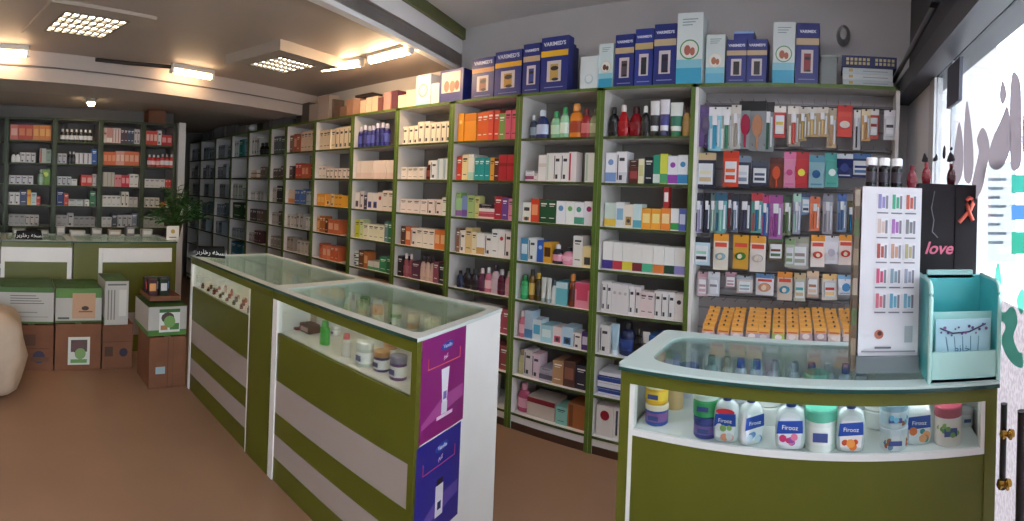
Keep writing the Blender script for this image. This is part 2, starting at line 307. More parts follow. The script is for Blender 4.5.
CELLS = {
0: ["b/1a1a1c/62x150//2a2a2c e/b01820/66x160//d8d0c8 e/8c1220/84x150//401018 b/222224/50x150//e8e8e8 t/eeeeee/62x175//202024/333338 t/e6e6f0/62x180//303060/4a4a90 t/eef4ee/80x165//2a7a50/38806a b/b08a4c/48x145//30201a",
    "c/f0f0f4/70x150*1/bd/7c9cd0 c/f2f0f4/70x155/bx/d8d8e0 _15 c/5c2a24/60x80/l/a04848 ^c/4a2a20/50x40 c/efe9c8/36x120/l/d8d090 c/182430/58x130 c/2f9c7c/44x140/b/d8e8e0 c/d2d84e/46x145/b/4aa06a c/ececf4/62x135/bd/9a4ab0 c/eef2f6/62x140/bd/3a90c4",
    "c/cfe0d4/78x120/b/e6c24c c/e8ecec/56x125/l/8ab4cc c/eee6d8/60x115/p/a88a50 c/cfe6e6/55x118/b/5aa8bc c/f0a83c/60x100*2/l/f8e090 c/e88a38/60x104/l/f8d8a0 ^c/b03030/34x100/l/eeeeee c/f2f4f2/52x104/b/3aa050 c/5a6cb8/46x105/l/d0d8f0",
    "c/ecebe6/66x140/b/46368c c/ecebe6/60x138/b/c23a4a c/ecebe6/66x138/b/ddd044 c/ecebe6/62x135/b/7c2c34 c/ecebe6/66x136/b/4eb890 c/ecebe6/66x134/b/d87a38 c/ecebe6/60x132/b/1c4c3c c/ecebe6/66x132/b/8e88cc",
    "c/e6e2e0/34x150*2/x c/e2dede/36x145*3/d/c0b8b4 c/e8e2e2/38x140*2/x c/ead8d8/44x120*2/t c/e6e4e2/42x130*3/x c/efe8e4/50x124/d/303038",
    "c/e4e2de/62x140/x t/a8c4d4/50x150//d8e4ee b/22305c/84x165//16161c/2c4488 b/161618/50x140//303030 t/ececec/42x130//202020/707078 c/2a5a9c/120x120/l/4a80c0 c/1e2c6c/60x110/t",
    "f/2c4890/150x36/b/e8e8f0 ^f/e4e8ee/150x34/b/2a3c80 ^f/304c94/150x36/b/e8e8f0 ^f/e4e8ee/140x30/b/2a3c80 _20 f/22284c/130x40/b/d8d8e0 ^f/e0e4ea/130x36/b/2a3c80 _20 c/34343c/120x120",
    "c/e2dcd6/110x150/d/a02030 c/e6e2dc/130x150/x c/e0dcd6/130x140/t"],
1: ["_20 b/2c3c54/46x130//d8dcdc/8c9ca8 b/20306c/74x155//dce4f0/c8d4ee _24 b/8cc89c/62x145//3a9c5c/c8e8cc b/9cd4ac/58x165//38a060/e0f0dc b/e88a2a/84x180//e8a050/b04424 b/a83038/58x150//7c2028/d87878 b/8c9068/50x145//3c3c2c/c8c8a0",
    "_10 f/a04c70/75x34/b/f0e8ec ^f/eeeaea/75x34 c/e8dcdc/34x50 c/ece8e4/64x140/m/dcd4cc c/ecebe8/58x150/v/c4d8c4 c/eeecea/58x150*2/x c/f0e4e2/58x155/v/c03848 _60 c/ecece6/76x150/v/b8ccb0",
    "c/eceadc/68x62/p/c8843c ^c/f0ede0/68x62/p/503028 c/d8482c/58x125/l/f0a070 c/14502c/66x120*2/t c/eef0f4/68x118/d/6aa0d0 c/eef2ee/60x118/d/7cc06c c/eef0f4/64x115/db/50a088 c/f0ecf0/64x122/d/a8286c",
    "c/4a90b8/58x120/l/d8ecf4 c/e0e4e4/60x125/x c/2c5cb4/50x115/d/a8c8e8 c/d8a030/60x110/l/4c3014 b/2c2c34/66x100//d8d0d4/e8a0b4 e/e8a0b8/86x90//202028/f0b8c8 c/e8e6e0/66x155/t c/ecd8a0/66x105/p/3c3830",
    "o/2a9c58/62x130//1c6c3c/3cb06c o/6c4c18/46x165//20180c/c8a858 o/443414/48x150//c09830/302818 t/c8ccc8/40x130*2//8c9c9c b/d8e0e0/40x120//506878 c/6ab8c4/84x120/u/c8e0e4 o/7c3c20/54x185//c07830/502014 c/ea98ac/104x130/lu/d85070",
    "b/d4788c/50x140//e8d8d8/e8a8b4 c/b0c8d8/60x150/b/5080b0 c/d8e4ea/64x110/l/58a8c8 c/a0d0dc/84x90/l/d8ecec c/eedcdc/70x90/p/c84c6c c/c0dcec/80x100/p/3070a8 c/eae6e4/60x80/x c/503880/46x90/l/d8d0e4",
    "b/c8c090/50x130//8c8060 c/d8d0d0/60x140/x c/e0c8d4/60x130/x f/605c6c/90x40/b/c8c8d0 ^f/a8a4b0/90x40/t c/b89068/76x120/t c/5c3c34/80x130/l/8c5c4c c/302c3c/80x120",
    "b/c05878/84x150//e09cb0/e8a8bc f/c8bcb0/200x120/u/8c2c38 _10 c/88c4b8/78x90/t c/a8683c/120x120/v/7c4828"],
2: ["c/f0a028/56x170*1/d/f8d080 c/e8982c/62x165*2/u/d88020 c/e06428/56x165*2/t c/d84c38/48x170*2/t c/7c9c4c/56x150/t c/d85c74/50x165*2/t",
    "c/d0402c/56x140 c/ecd9a4/60x150/t c/ece8dc/56x135/b/b0d8c8 ^f/f0ede4/50x20 c/159898/50x130*3/t c/d89c30/40x130/t c/5c2420/46x125 c/b02030/70x145*2/m/8c1420",
    "c/a0c890/56x110/b/8c60a0 ^c/90b870/40x40 c/7890c8/50x125/b/7050a0 c/a0bc78/60x130/t c/c8c480/38x125 f/b84858/120x36/b/e8c8c8 ^f/e8dcd8/120x34/b/c85868 ^f/2c2030/120x28 c/a82838/60x130 c/6c4494/44x125 c/e090a4/44x120/t",
    "_20 c/8c6048/34x140 c/ece4d8/50x130/x c/dcc088/60x150/t c/e8dcb8/40x130 c/eceae6/66x125/b/d0a060 c/eceae8/64x125/x c/efeeea/52x155/t c/f0ece8/52x155/d/c04040 c/eee2e0/64x150/x",
    "_30 b/202c48/46x100//101014 b/28242c/60x120*2//3a3a3c b/5c2c44/50x130//e0c8c0 b/c87088/48x140//e0e0e0/f0c0c8 b/d8c0c8/54x160//40283c b/5c1c34/50x140//c8c8cc b/d8a0b0/54x135//e8e0e0",
    "b/303844/50x110*3//1c1c1c c/d8d4cc/60x130*4/x c/a85060/50x130*2",
    "c/d0ccc4/60x120*5/t c/9c4c50/60x130*2", "c/c8c4bc/90x130*4/t"],
3: [C9+"52x120*3/x "+C9+"56x140*2/x "+C9+"48x130*4/x",
    "c/eadfd4/56x80*4/t _4 b/5c2c20/50x120//d8d0c8/8c4030 c/e2e6ec/60x120/x c/dce4e8/50x130*2/v/a0b8c0",
    "c/eadcd4/62x90*4/t c/ecdcd4/60x95*2/x c/e8e4dc/50x110/t",
    "_20 c/4c302c/46x120 c/c86838/50x120/l/f0c8a0 c/e8dcd0/54x115/x c/ece0d0/56x120*3/t c/d87838/50x120*2/l/f0c090",
    "c/302428/50x130*1 b/a05860/42x150*2//e8d8d0 c/5c3048/80x110/t b/d8b8a8/42x150*3//402c34 c/8c4858/50x130*1/t c/303440/60x120",
    "c/a86840/60x120*3/t c/d8b890/60x110*4/x", "c/c8b8a0/60x120*7/t", "c/b8a890/90x130*4/t"],
4: ["o/2a2c78/56x150//b8b8d0/4048a0 o/28296c/60x160//d0d0e0 o/2c3080/56x150*2//c8c8dc/5058b0 o/262a70/58x165*2//c0c0d8 o/2c2c7c/56x155//b8b8d0/4c54a8",
    "c/ecdcd2/52x130*9/b/e4ccc4",
    "c/e8e0d8/52x120/p/60486c c/d8ccc8/48x130/x c/403c58/40x100/t c/e6e0dc/60x120*2/p/484c90 c/eadcd4/56x125/d/a03040 c/e8dcd0/60x140*2/t",
    "_10 c/c8cc40/54x130/t c/d8e0a8/44x135 c/ece6c8/60x110*4/t c/6c8c94/44x140 c/30785c/52x140/t",
    "j/2c8058/70x70//d8e0d0 ^j/206848/66x60//c8d8c8 c/6c4428/70x120 c/b06838/54x120/l/e0b080 c/dcdcd4/70x70*2/b/50a070 c/349060/90x100/t c/2c6c50/60x110",
    "c/d8a878/60x130*4/t c/c88858/60x130*3/x", "c/d0c0a8/60x120*7/t", "c/c0b098/90x130*4/t"],
5: ["c/ecd8ba/60x160*4/t c/eedcc0/62x165*4/x",
    "c/ecdcd0/60x100*2/t c/ecdcd0/62x80*6/x",
    "c/e89c38/70x95*2/l/f0c070 c/f0a848/80x95/p/f8d8a0 c/eac890/60x100/x c/f0b040/70x90*2/t",
    "c/e8a868/60x120 c/b86c30/50x130*2/t c/5c3020/44x110 c/c86c44/90x110*2/l/e8b090",
    "_70 c/d8704c/60x120/t c/e0845c/62x110*2/l/f0c0a0 c/d86c44/60x115*2/t",
    "c/e0b080/70x120*3/t c/d89060/70x120*3/x", "c/d0c0a8/60x120*7/t", "c/c0b098/90x130*4/t"],
6: ["c/7c5c4c/60x150 c/a05440/60x160/l/d8a090 c/b86c50/60x150 _20 c/d8bca4/60x170*4/t",
    "c/58484c/60x110 _60 c/c04838/60x130*2/t c/b85840/60x120*2/l/e0a080 _40 c/483c3c/50x110",
    "c/d8c4b0/60x120*2/b/d88848 c/4c6cA8/46x120*3/t c/586c9c/50x130/t c/a8b0b8/60x110*2/t",
    "c/c8c0b8/60x110*3/t c/b4b0ac/56x130*2/x _50 c/d0ccc8/60x110*2",
    "c/a89c90/60x120*2 _80 c/c8beb4/60x110*3/t c/806c60/50x130",
    "c/b8a898/60x120*7/t", "c/b0a090/60x120*7/t", "c/a89888/90x130*4/t"],
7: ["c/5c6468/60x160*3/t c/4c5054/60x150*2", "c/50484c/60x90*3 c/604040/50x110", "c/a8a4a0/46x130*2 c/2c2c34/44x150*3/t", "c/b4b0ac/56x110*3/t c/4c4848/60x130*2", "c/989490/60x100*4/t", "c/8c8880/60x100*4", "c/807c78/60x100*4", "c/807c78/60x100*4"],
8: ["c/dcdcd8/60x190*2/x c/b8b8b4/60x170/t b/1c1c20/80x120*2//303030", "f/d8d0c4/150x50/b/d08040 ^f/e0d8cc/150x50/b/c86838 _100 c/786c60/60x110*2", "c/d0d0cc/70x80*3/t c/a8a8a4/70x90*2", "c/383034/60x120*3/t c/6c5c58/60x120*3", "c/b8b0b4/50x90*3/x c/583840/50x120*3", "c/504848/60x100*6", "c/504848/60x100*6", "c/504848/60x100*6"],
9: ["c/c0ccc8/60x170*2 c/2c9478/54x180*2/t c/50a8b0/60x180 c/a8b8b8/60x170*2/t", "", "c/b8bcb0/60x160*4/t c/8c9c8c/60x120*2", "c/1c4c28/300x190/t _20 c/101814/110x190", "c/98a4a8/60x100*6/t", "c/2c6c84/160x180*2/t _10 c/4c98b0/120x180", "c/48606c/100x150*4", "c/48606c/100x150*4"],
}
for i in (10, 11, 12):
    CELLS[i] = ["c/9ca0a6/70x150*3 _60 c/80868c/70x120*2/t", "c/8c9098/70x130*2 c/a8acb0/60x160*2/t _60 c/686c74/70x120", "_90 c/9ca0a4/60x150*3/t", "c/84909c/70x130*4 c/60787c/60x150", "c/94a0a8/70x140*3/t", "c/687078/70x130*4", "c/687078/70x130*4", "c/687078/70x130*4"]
HID = {3: 6, 4: 6, 5: 6, 6: 5, 7: 5, 8: 5, 9: 6, 10: 5, 11: 5, 12: 5}     # lower shelves wholly hidden by the long counter
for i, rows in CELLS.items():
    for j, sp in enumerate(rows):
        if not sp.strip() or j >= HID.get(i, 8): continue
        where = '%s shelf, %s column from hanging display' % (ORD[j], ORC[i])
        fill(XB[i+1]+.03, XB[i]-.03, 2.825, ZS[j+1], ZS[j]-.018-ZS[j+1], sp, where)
# ------------------------------------------------------------------ room shell
FL = mat('96745b', .42, vary=.10, scale=1.3); CE = mat('e6e2e0', .7, vary=.03, scale=2); WA = mat('cfcccb', .7, vary=.03, scale=2)
def skew(x0, y): return x0-.235*y                       # the beams run at a slight angle to the shelves
struct(MB().box(-8.2, 1.0, -2.2, 3.3, -.1, 0, FL), 'floor')
struct(MB().box(-8.2, 1.0, 3.12, 3.3, 0, 2.95, WA), 'wall_back')
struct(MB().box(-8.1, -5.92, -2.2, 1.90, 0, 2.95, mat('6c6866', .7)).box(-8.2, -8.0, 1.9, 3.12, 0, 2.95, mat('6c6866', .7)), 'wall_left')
struct(MB().box(-8.2, 1.0, -2.3, -2.2, 0, 2.95, mat('a8a29c', .7)), 'wall_front')
YA, YB = -2.2, 3.12
FX = lambda y: -1.84-.28*y                             # fascia line (edge of the lowered ceiling)
BX = lambda y: -4.03-.225*y                             # face of the cross beam
def pr(pts, z0, z1, m, name): return struct(MB().prism(pts, z0, z1, m), name)
pr([(-8.2, YA), (FX(YA), YA), (FX(YB), YB), (-8.2, YB)], 2.5, 2.6, mat('b3a69c', .6, vary=.03, scale=2), 'ceiling_low')
pr([(FX(YA)-.06, YA), (1.0, YA), (1.0, YB), (FX(YB)-.06, YB)], 2.80, 2.9, CE, 'ceiling_high')
pr([(FX(YA)-.06, YA), (FX(YA), YA), (FX(YB), YB), (FX(YB)-.06, YB)], 2.47, 2.80, mat('f2f0ee', .6, vary=.02, scale=2), 'wall_fascia')
pr([(FX(YA), YA), (FX(YA)+.03, YA), (FX(YB)+.03, YB), (FX(YB), YB)], 2.715, 2.80, mat('5d6238', .5), 'trim_1')
pr([(BX(YA)-.55, YA), (BX(YA), YA), (BX(YB), YB), (BX(YB)-.55, YB)], 2.27, 2.5, mat('c0b4ac', .55, vary=.03, scale=2), 'ceiling_beam')
pr([(BX(YA), YA), (BX(YA)+.012, YA), (BX(YB)+.012, YB), (BX(YB), YB)], 2.375, 2.385, mat('6a625c', .5), 'trim_3')
pr([(-8.2, YA), (BX(YA)-.55, YA), (BX(YB)-.55, YB), (-8.2, YB)], 2.335, 2.5, mat('b3a69c', .5, vary=.03, scale=2), 'ceiling_far')
# ------------------------------------------------------------------ lamps
ANG = math.atan(.235)
def panel_light(x, y, w, hw, th, label):
    t = empty('ceiling_light', (x, y, 2.5), ANG, label, 'ceiling light')
    m = mat('b0a497', .5); b = MB(); a = w/2
    b.box(-hw, hw, -hw, -a, -th, 0, m).box(-hw, hw, a, hw, -th, 0, m).box(-hw, -a, -a, a, -th, 0, m).box(a, hw, -a, a, -th, 0, m)
    b.build('housing', t)
    g = MB(); al = mat('8c857a', .4, .3); n = 4
    for k in range(n+1):
        p = -a+2*a*k/n
        g.box(p-.011, p+.011, -a, a, -th-.002, -th+.04, al)
    for k in range(9):
        p = -a+2*a*k/8
        g.box(-a, a, p-.008, p+.008, -th-.001, -th+.04, al)
    g.build('louvre_grid', t)
    for k in range(4):
        p = -a+2*a*(k+.5)/4
        MB().tube([(p, -a+.01, -th+.014), (p, a-.01, -th+.014)], .013, mat('fff0d4', .5, emit=LP)).build('fluorescent_tube', t)
LP = 13
panel_light(-3.29, .455, .41, .33, .02, 'recessed square louvre light in the ceiling nearer the picture corner')
panel_light(-3.46, 1.95, .36, .31, .075, 'boxed square louvre light glowing yellow beside the shelf-side strip lights')
def batten(x0, y0, x1, y1, z, label, st, grp=None, zc=2.5, col='ffd8a8'):
    t = empty('strip_light', (x0, y0, z), math.atan2(y1-y0, x1-x0), label, 'strip light', grp)
    L = math.hypot(x1-x0, y1-y0)
    MB().bevbox(-.03, L+.03, -.03, .03,   .02, zc-z, mat('d8d4cc', .5), .01).build('batten', t)
    MB().tube([(0, 0, 0), (L, 0, 0)], .026, mat(col, .5, emit=st)).build('fluorescent_tube', t)
    for a in (-.03, L+.002): MB().box(a, a+.028, -.02, .02, -.02, .025, mat('e8e4dc', .5)).build('lamp_holder', t)
batten(-3.45, 2.31, -3.12, 2.42, 2.455, 'short glowing strip light further from the fascia edge', 60)
batten(-2.98, 2.42, -2.58, 2.42, 2.455, 'short glowing strip light ending at the white fascia', 75)
batten(-4.16, 1.32, -4.24, 1.68, 2.44, 'lone strip light along the cross beam, beside the thin dark conduit', 26)
batten(-3.80, -.75, -3.93, .10, 2.44, 'strip light on the beam at the far left edge of the picture', 30)
tag(MB().tube([(-4.13, .66, 2.47), (-4.17, .95, 2.47), (-4.16, 1.3, 2.47)], .016, mat('3c332e', .6)).build('conduit'), 'thin dark conduit on the ceiling leading to the lone strip light', 'conduit')
batten(-.9, .25, .1, .3, 2.755, 'added fill strip light overhead above the curved counter aisle', 44, zc=2.8, col='f4f2ff')  # added lamp above the view, brightens this side of the room
batten(-1.0, -.9, -.1, -.9, 2.755, 'added fill strip light overhead behind the viewer', 36, zc=2.8, col='f4f2ff')  # second added lamp, unseen, more fill for the room
t = empty('spot_lamp', (-5.22, .80, 2.335), 0, 'small round spot lamp on the ceiling above the far left shelves', 'ceiling light')
MB().lathe([(.05, -.04), (.055, 0)], mat('c8c4bc', .4)).build('housing', t)
MB().lathe([(.002, -.075), (.03, -.07), (.04, -.045), (.04, -.04)], mat('ffe2b0', .4, emit=60)).build('bulb', t)
# ------------------------------------------------------------------ glass-topped counters
ADDED_LED = 16  # strength of the strips added to brighten the counter interiors
def counter(name, w, d, loc, rz, label, bands, disp, leftpost=.05, rightpost=.02, group=None, colpost=0, endpanel=True, solid=None, topz=.98, inset=.04):
    """local x along the front, y into the counter"""
    t = empty(name, loc, rz, label, 'counter', group)
    z0 = disp
    zt = topz
    b = MB()
    b.box(.03, w-.03, .012, d-.012, .02, z0-.02, WHITE)
    for a0, a1, c in bands: b.box(leftpost if not colpost else leftpost+colpost, w-rightpost, .0, .02, a0, a1, {'g': GREEN, 'w': mat('a89c95', .5)}[c])
    b.build('body', t)
    MB().box(.02, w-.02, .015, d-.015, z0-.02, z0, WHITE).build('display_floor', t)
    if colpost: MB().box(.0, colpost, -.004, .03, 0, zt-.012, GREEN).build('column', t)
    pl = MB().box(colpost, colpost+leftpost, -.008, .03, 0, zt-.055, WHITE); pl.build('post', t)
    MB().box(w-rightpost, w, -.004, .03, 0, zt-.055, GREEN if rightpost < .04 else WHITE).build('post', t)
    MB().box(0, w, -.006, .022, zt-.055, zt-.012, GREEN).build('top_rail', t)
    MB().box(.022, w-.022, d-.02, d, .0, zt-.012, WHITE).build('rear_panel', t)
    MB().box(w-.02, w, .03, d, .0, zt-.012, WHITE).build('end_panel', t)
    MB().box(0, .02, .03, d, .0, zt-.012, WHITE).build('end_panel', t)
    fr = MB(); fw = inset; FM = mat('cfd8d4', .35)
    fr.box(-.005, w+.005, -.012, fw, zt-.012, zt+.002, FM).box(-.005, w+.005, d-fw, d+.005, zt-.012, zt+.002, FM)
    fr.box(-.005, fw, fw, d-fw, zt-.012, zt+.002, FM).box(w-fw, w+.005, fw, d-fw, zt-.012, zt+.002, FM)
    # rounded inner corners
    for cx, cy, sx_, sy_ in ((fw, fw, 1, 1), (w-fw, fw, -1, 1), (w-fw, d-fw, -1, -1), (fw, d-fw, 1, -1)):
        r = .045; pts = [(cx, cy)]+[(cx+sx_*(r-r*sin(a)), cy+sy_*(r-r*cos(a))) for a in [pi/2*k/6 for k in range(7)]]
        if sx_*sy_ < 0: pts.reverse()
        fr.prism(pts, zt-.010, zt+.001, FM)
    fr.build('top_frame', t)
    MB().box(fw-.004, w-fw+.004, fw-.004, d-fw+.004, zt-.008, zt-.002, glass('eef8f2', .01)).build('glass_top', t)
    MB().box(colpost+leftpost, w-rightpost, .004, .008, z0, zt-.055, glass('f6faf8', .0)).build('front_glass', t)
    MB().tube([(colpost+leftpost+.02, .034, zt-.03), (w-rightpost-.02, .034, zt-.03)], .005, mat('fff4e6', .5, emit=ADDED_LED)).build('added_light_strip', t)  # added under the rail to lift the dark display interior
    MB().box(-.006, w+.006, -.0135, -.0125, zt-.012, zt+.001, mat('2a4a40', .2)).build('glass_edge', t)
    return t
# long counter: two units; the front faces the shop floor (-y)
BANDS = [(.515, .757, 'g'), (.35, .515, 'w'), (.237, .35, 'g'), (.12, .237, 'w'), (0, .12, 'g')]
c1 = counter('display_counter', 1.045, .63, (-2.355, 1.33, 0), 0, 'green and white striped glass counter with the purple poster on its end', BANDS, .757, .045, .028)
c2 = counter('display_counter', 1.235, .63, (-3.602, 1.33, 0), 0, 'green and white striped glass counter beyond the poster counter, next to the stacked cartons', [(a*1.0, b_, c) for a, b_, c in BANDS], .757, .03, .25)
# the far unit ends in a wide green column
MB().box(.985, 1.235, -.009, .03, 0, .927, GREEN).build('column', c2)
MB().box(.975, .987, -.010, .03, .0, .925, WHITE).build('post', c2)
for ch in c1.children:                       # the white end stands at a slight angle
    if ch.type == 'MESH':
        for v in ch.data.vertices:
            if v.co.x > .5 and v.co.y > 0: v.co.x -= .155*v.co.y
# posters on the white end
def poster(name, y0, y1, z0, z1, c, c2_, c3, label, up):
    t = empty(name, (-1.3085, 1.33, 0), R(90)+.154, label, 'poster')
    b = MB(); b.box(y0, y1, -.002, 0, z0, z1, mat(c, .3)); w = y1-y0
    # stage glow, frame bracket
    b.add([(y0+.01, -.0024, z0+.05), (y1-.01, -.0024, z0+.10), (y1-.01, -.0024, z0+.15), (y0+w*.5, -.0024, z0+.14), (y0+.01, -.0024, z0+.07)], [(0, 1, 2, 3, 4)], mat(c2_, .3))
    b.build('sheet', t)
    k = MB(); cx = y0+w*.52; L = mat('e4e0ea', .35)
    if up:
        k.add([(cx-.028, -.003, z1-.135), (cx+.028, -.003, z1-.135), (cx+.016, -.003, z1-.265), (cx-.016, -.003, z1-.265)], [(3, 2, 1, 0)], L)
        k.box(cx-.019, cx+.019, -.0035, -.002, z1-.31, z1-.265, mat('d8d4e0', .3)); k.box(cx-.010, cx+.012, -.0037, -.003, z1-.255, z1-.225, mat('7a62a8', .4))
        k.box(cx-.05, cx+.06, -.003, -.002, z1-.325, z1-.312, mat('e8c8e0', .3))
    else:
        k.box(cx-.025, cx+.025, -.0035, -.002, z0+.065, z0+.185, L); k.box(cx-.02, cx+.02, -.0037, -.003, z0+.185, z0+.21, mat('181a2c', .3)); k.box(cx-.012, cx+.012, -.0039, -.003, z0+.09, z0+.12, mat('24346c', .4))
    k.build('pictured_tube', t)
    o = MB(); o.lathe([(.045, 0), (.045, .0012)], mat('2a4c9c', .3), seg=20, sy=.35); lo = o.build('logo_oval', t, (y0+w*.55, -.002, z1-.05)); lo.rotation_euler = (pi/2, R(-6), 0)
    lettering('Vaselin', .022, mat('dfe6f4', .4), t, (y0+w*.55, -.0042, z1-.056))
    lettering('\uFEE1\uFEAE\uFEDB', .022, mat('f0dce8', .4), t, (y0+w*.52, -.003, z1-.095))
    f = MB(); cc = mat(c3, .4)
    f.prism([(y0+.04, z1-.118), (y1-.04, z1-.118), (y1-.04, z1-.075), (y1-.043, z1-.075), (y1-.043, z1-.115), (y0+.043, z1-.115), (y0+.043, z1-.075), (y0+.04, z1-.075)], -.003, -.002, cc, axis='y')
    f.build('text_bracket', t)
poster('poster', .022, .325, .585, .966, '86206e', 'a84c92', 'e06a50', 'purple poster with a pictured white tube on the counter end', True)
poster('poster', .012, .312, .20, .578, '28288a', '5c4ca8', 'c04068', 'dark blue poster with a pictured white tube below the purple one', False)
# back counter faces +x
BB = [(.60, .70, 'g'), (.3, .60, 'w'), (.12, .3, 'g'), (0, .12, 'w')]
def back_counter(y0, w, label):
    return counter('display_counter', w, .62, (-4.49, y0, 0), R(90), label, [(.70, .75, 'g'), (.5, .7, 'g'), (.2, .5, 'w'), (0, .2, 'g')], .75, .035, .035, group=None)
k0 = counter('display_counter', .785, .62, (-4.49, -.86, 0), R(90), 'glass-topped counter unit nearest the cream sacks', [(.35, .80, 'g'), (.15, .35, 'w'), (0, .15, 'g')], .80, .035, .035)
k1 = counter('display_counter', .615, .62, (-4.49, -.06, 0), R(90), 'green counter unit behind the leftmost stacked cartons', [(.35, .795, 'g'), (.15, .35, 'w'), (0, .15, 'g')], .80, .035, .04)
k2 = counter('display_counter', .93, .62, (-4.49, .57, 0), R(90), 'green counter unit behind the tall white carton, beside the plant', [(.35, .795, 'g'), (.15, .35, 'w'), (0, .15, 'g')], .80, .035, .035, colpost=.22)
for k, w, x0 in ((k0, .785, .035), (k1, .615, .035), (k2, .93, .26)):
    MB().box(x0, w-.04, .0, .003, .80, .925, WHITE).build('white_panel', k)
# right counter
RY = 1.47
rc = empty('display_counter', (-.60, RY, 0), 0, 'green curved-corner glass counter full of baby wash and tubs', 'counter')
W_, D_, zt, zd = 1.095, .462, 1.006, .820
def rfront(x): return -.006*math.sin(pi*max(0, min(1, x/W_)))    # slight bow of the front
NS = 16
xs = [W_*k/NS for k in range(NS+1)]
def bowed(x0, x1, z0, z1, m, off=0., th=.02):
    pts = [x0+(x1-x0)*k/NS for k in range(NS+1)]
    return [(x, rfront(x)+off) for x in pts]+[(x, rfront(x)+off+th) for x in reversed(pts)]
MB().prism(bowed(.03, W_-.03, 0, 0, 0), .02, zd-.018, GREEN).build('front_panel', rc)
MB().prism([(x, rfront(x)-.004) for x in [.035+(W_-.07)*k/NS for k in range(NS+1)]]+[(W_-.035, D_-.02), (.035, D_-.02)], zd-.018, zd, mat('e8eae8', .35)).build('display_floor', rc)
MB().prism(bowed(0, W_, 0, 0, 0, -.006), zt-.052, zt-.010, GREEN).build('top_rail', rc)
MB().box(0, .03, -.006, .03, 0, zt-.05, GREEN).build('post', rc); MB().box(W_-.035, W_, -.006, .03, 0, zt-.05, GREEN).build('post', rc)
MB().box(.03, .042, -.004, .03, 0, zt-.052, WHITE).build('trim_strip', rc); MB().box(W_-.047, W_-.035, -.004, .03, zd-.0, zt-.052, WHITE).build('trim_strip', rc)
MB().box(0, .018, .03, D_, 0, zt-.012, INNER, ).build('side_panel', rc); MB().box(W_-.018, W_, .03, D_, 0, zt-.012, INNER).build('side_panel', rc)
MB().box(.018, W_-.018, D_-.018, D_, 0, zt-.012, WHITE).build('rear_panel', rc)
FM = mat('cfe0dc', .3)
def ring(inner, outer, z0, z1, m, name, par):
    n = len(inner); b = MB(); vs = [(x, y, z) for z in (z0, z1) for ps in (inner, outer) for x, y in ps]; fs = []
    for k in range(n):
        j = (k+1) % n
        fs += [(2*n+k, 2*n+j, 3*n+j, 3*n+k), (k, n+k, n+j, j), (n+k, 3*n+k, 3*n+j, n+j), (k, j, 2*n+j, 2*n+k)]
    b.add(vs, fs, m); return b.build(name, par)
N = 72; outer = []; inner_ = []
for k in range(N):
    a = 2*pi*k/N; ca, sa = cos(a), sin(a)
    # superellipse inside a rectangle
    def sup(rx, ry, e): return (W_/2+rx*math.copysign(abs(ca)**e, ca), D_/2+ry*math.copysign(abs(sa)**e, sa))
    ox, oy = sup(W_/2+.012, D_/2+.006, .06); ix, iy = sup(W_/2-.055, D_/2-.045, .34)
    if oy < D_/2: oy += rfront(ox)*min(1, (D_/2-oy)/(D_/2)*1.0)-.008
    if iy < D_/2: iy += rfront(ix)*min(1, (D_/2-iy)/(D_/2))
    outer.append((ox, oy)); inner_.append((ix, iy))
ring(inner_, outer, zt-.010, zt+.003, FM, 'top_frame', rc)
MB().prism(inner_, zt-.006, zt-.001, glass('ecf6f4', .02)).build('glass_top', rc)
MB().prism([(x, y-.004) for x, y in bowed(-.004, W_+.004, 0, 0, 0, -.012, .004)], zt-.014, zt-.004, mat('1f4a44', .15)).build('glass_edge', rc)
MB().prism([(x, y+.008) for x, y in bowed(.042, W_-.047, 0, 0, 0, 0, .003)], zd, zt-.052, glass('f6faf8', .0)).build('front_glass', rc)
MB().tube([(.08, .036, zt-.03), (W_-.08, .036, zt-.03)], .005, mat('f4f6ff', .5, emit=ADDED_LED)).build('added_light_strip', rc)  # strip added here too, to light up the goods inside
# contents of the right counter
def tub(px, w, h, c, lid, lab, y, z, label, tx=None, flow=None):
    x = sx(px, y, z+h/2); me = jar(w, h, c, lid, lab)
    o = tag(put('tub', me[0], None, (x, y, z)), label, 'tub'); put('lid', me[1], o)
    if flow:
        b = MB()
        for k in range(7):
            a = random.uniform(-1.1, 1.1); b.disc(w*.42*sin(a), random.uniform(.2, .55)*h, .008, -w*.52*cos(a), mat(flow[k % len(flow)], .4), 8)
        b.build('printed_pictures', o)
    return o
ZD = zd
tub(657, .074, .062, '2c4c9c', 'e8d8c0', '8a5a9c', 1.545, ZD, 'blue tub under the yellow tub in the curved counter')
tub(657, .074, .064, 'e8b42a', 'e8e0c0', 'f0c848', 1.545, ZD+.063, 'yellow tub stacked on the blue tub in the curved counter')
tub(706, .074, .060, '34408a', '3a4a94', '7a60a8', 1.515, ZD, 'dark blue tub under the green tub in the curved counter')
tub(706, .076, .066, '3cae70', 'dcece0', '38a060', 1.515, ZD+.061, 'green tub stacked on the dark blue tub in the curved counter')
b = MB(); b.lathe([(.030, 0), (.030, .13)], mat('c8a878', .4), seg=16)
tag(b.build('tin', None, (sx(675, 1.68, ZD+.05), 1.68, ZD)), 'tan cylinder standing behind the yellow tub', 'tin')
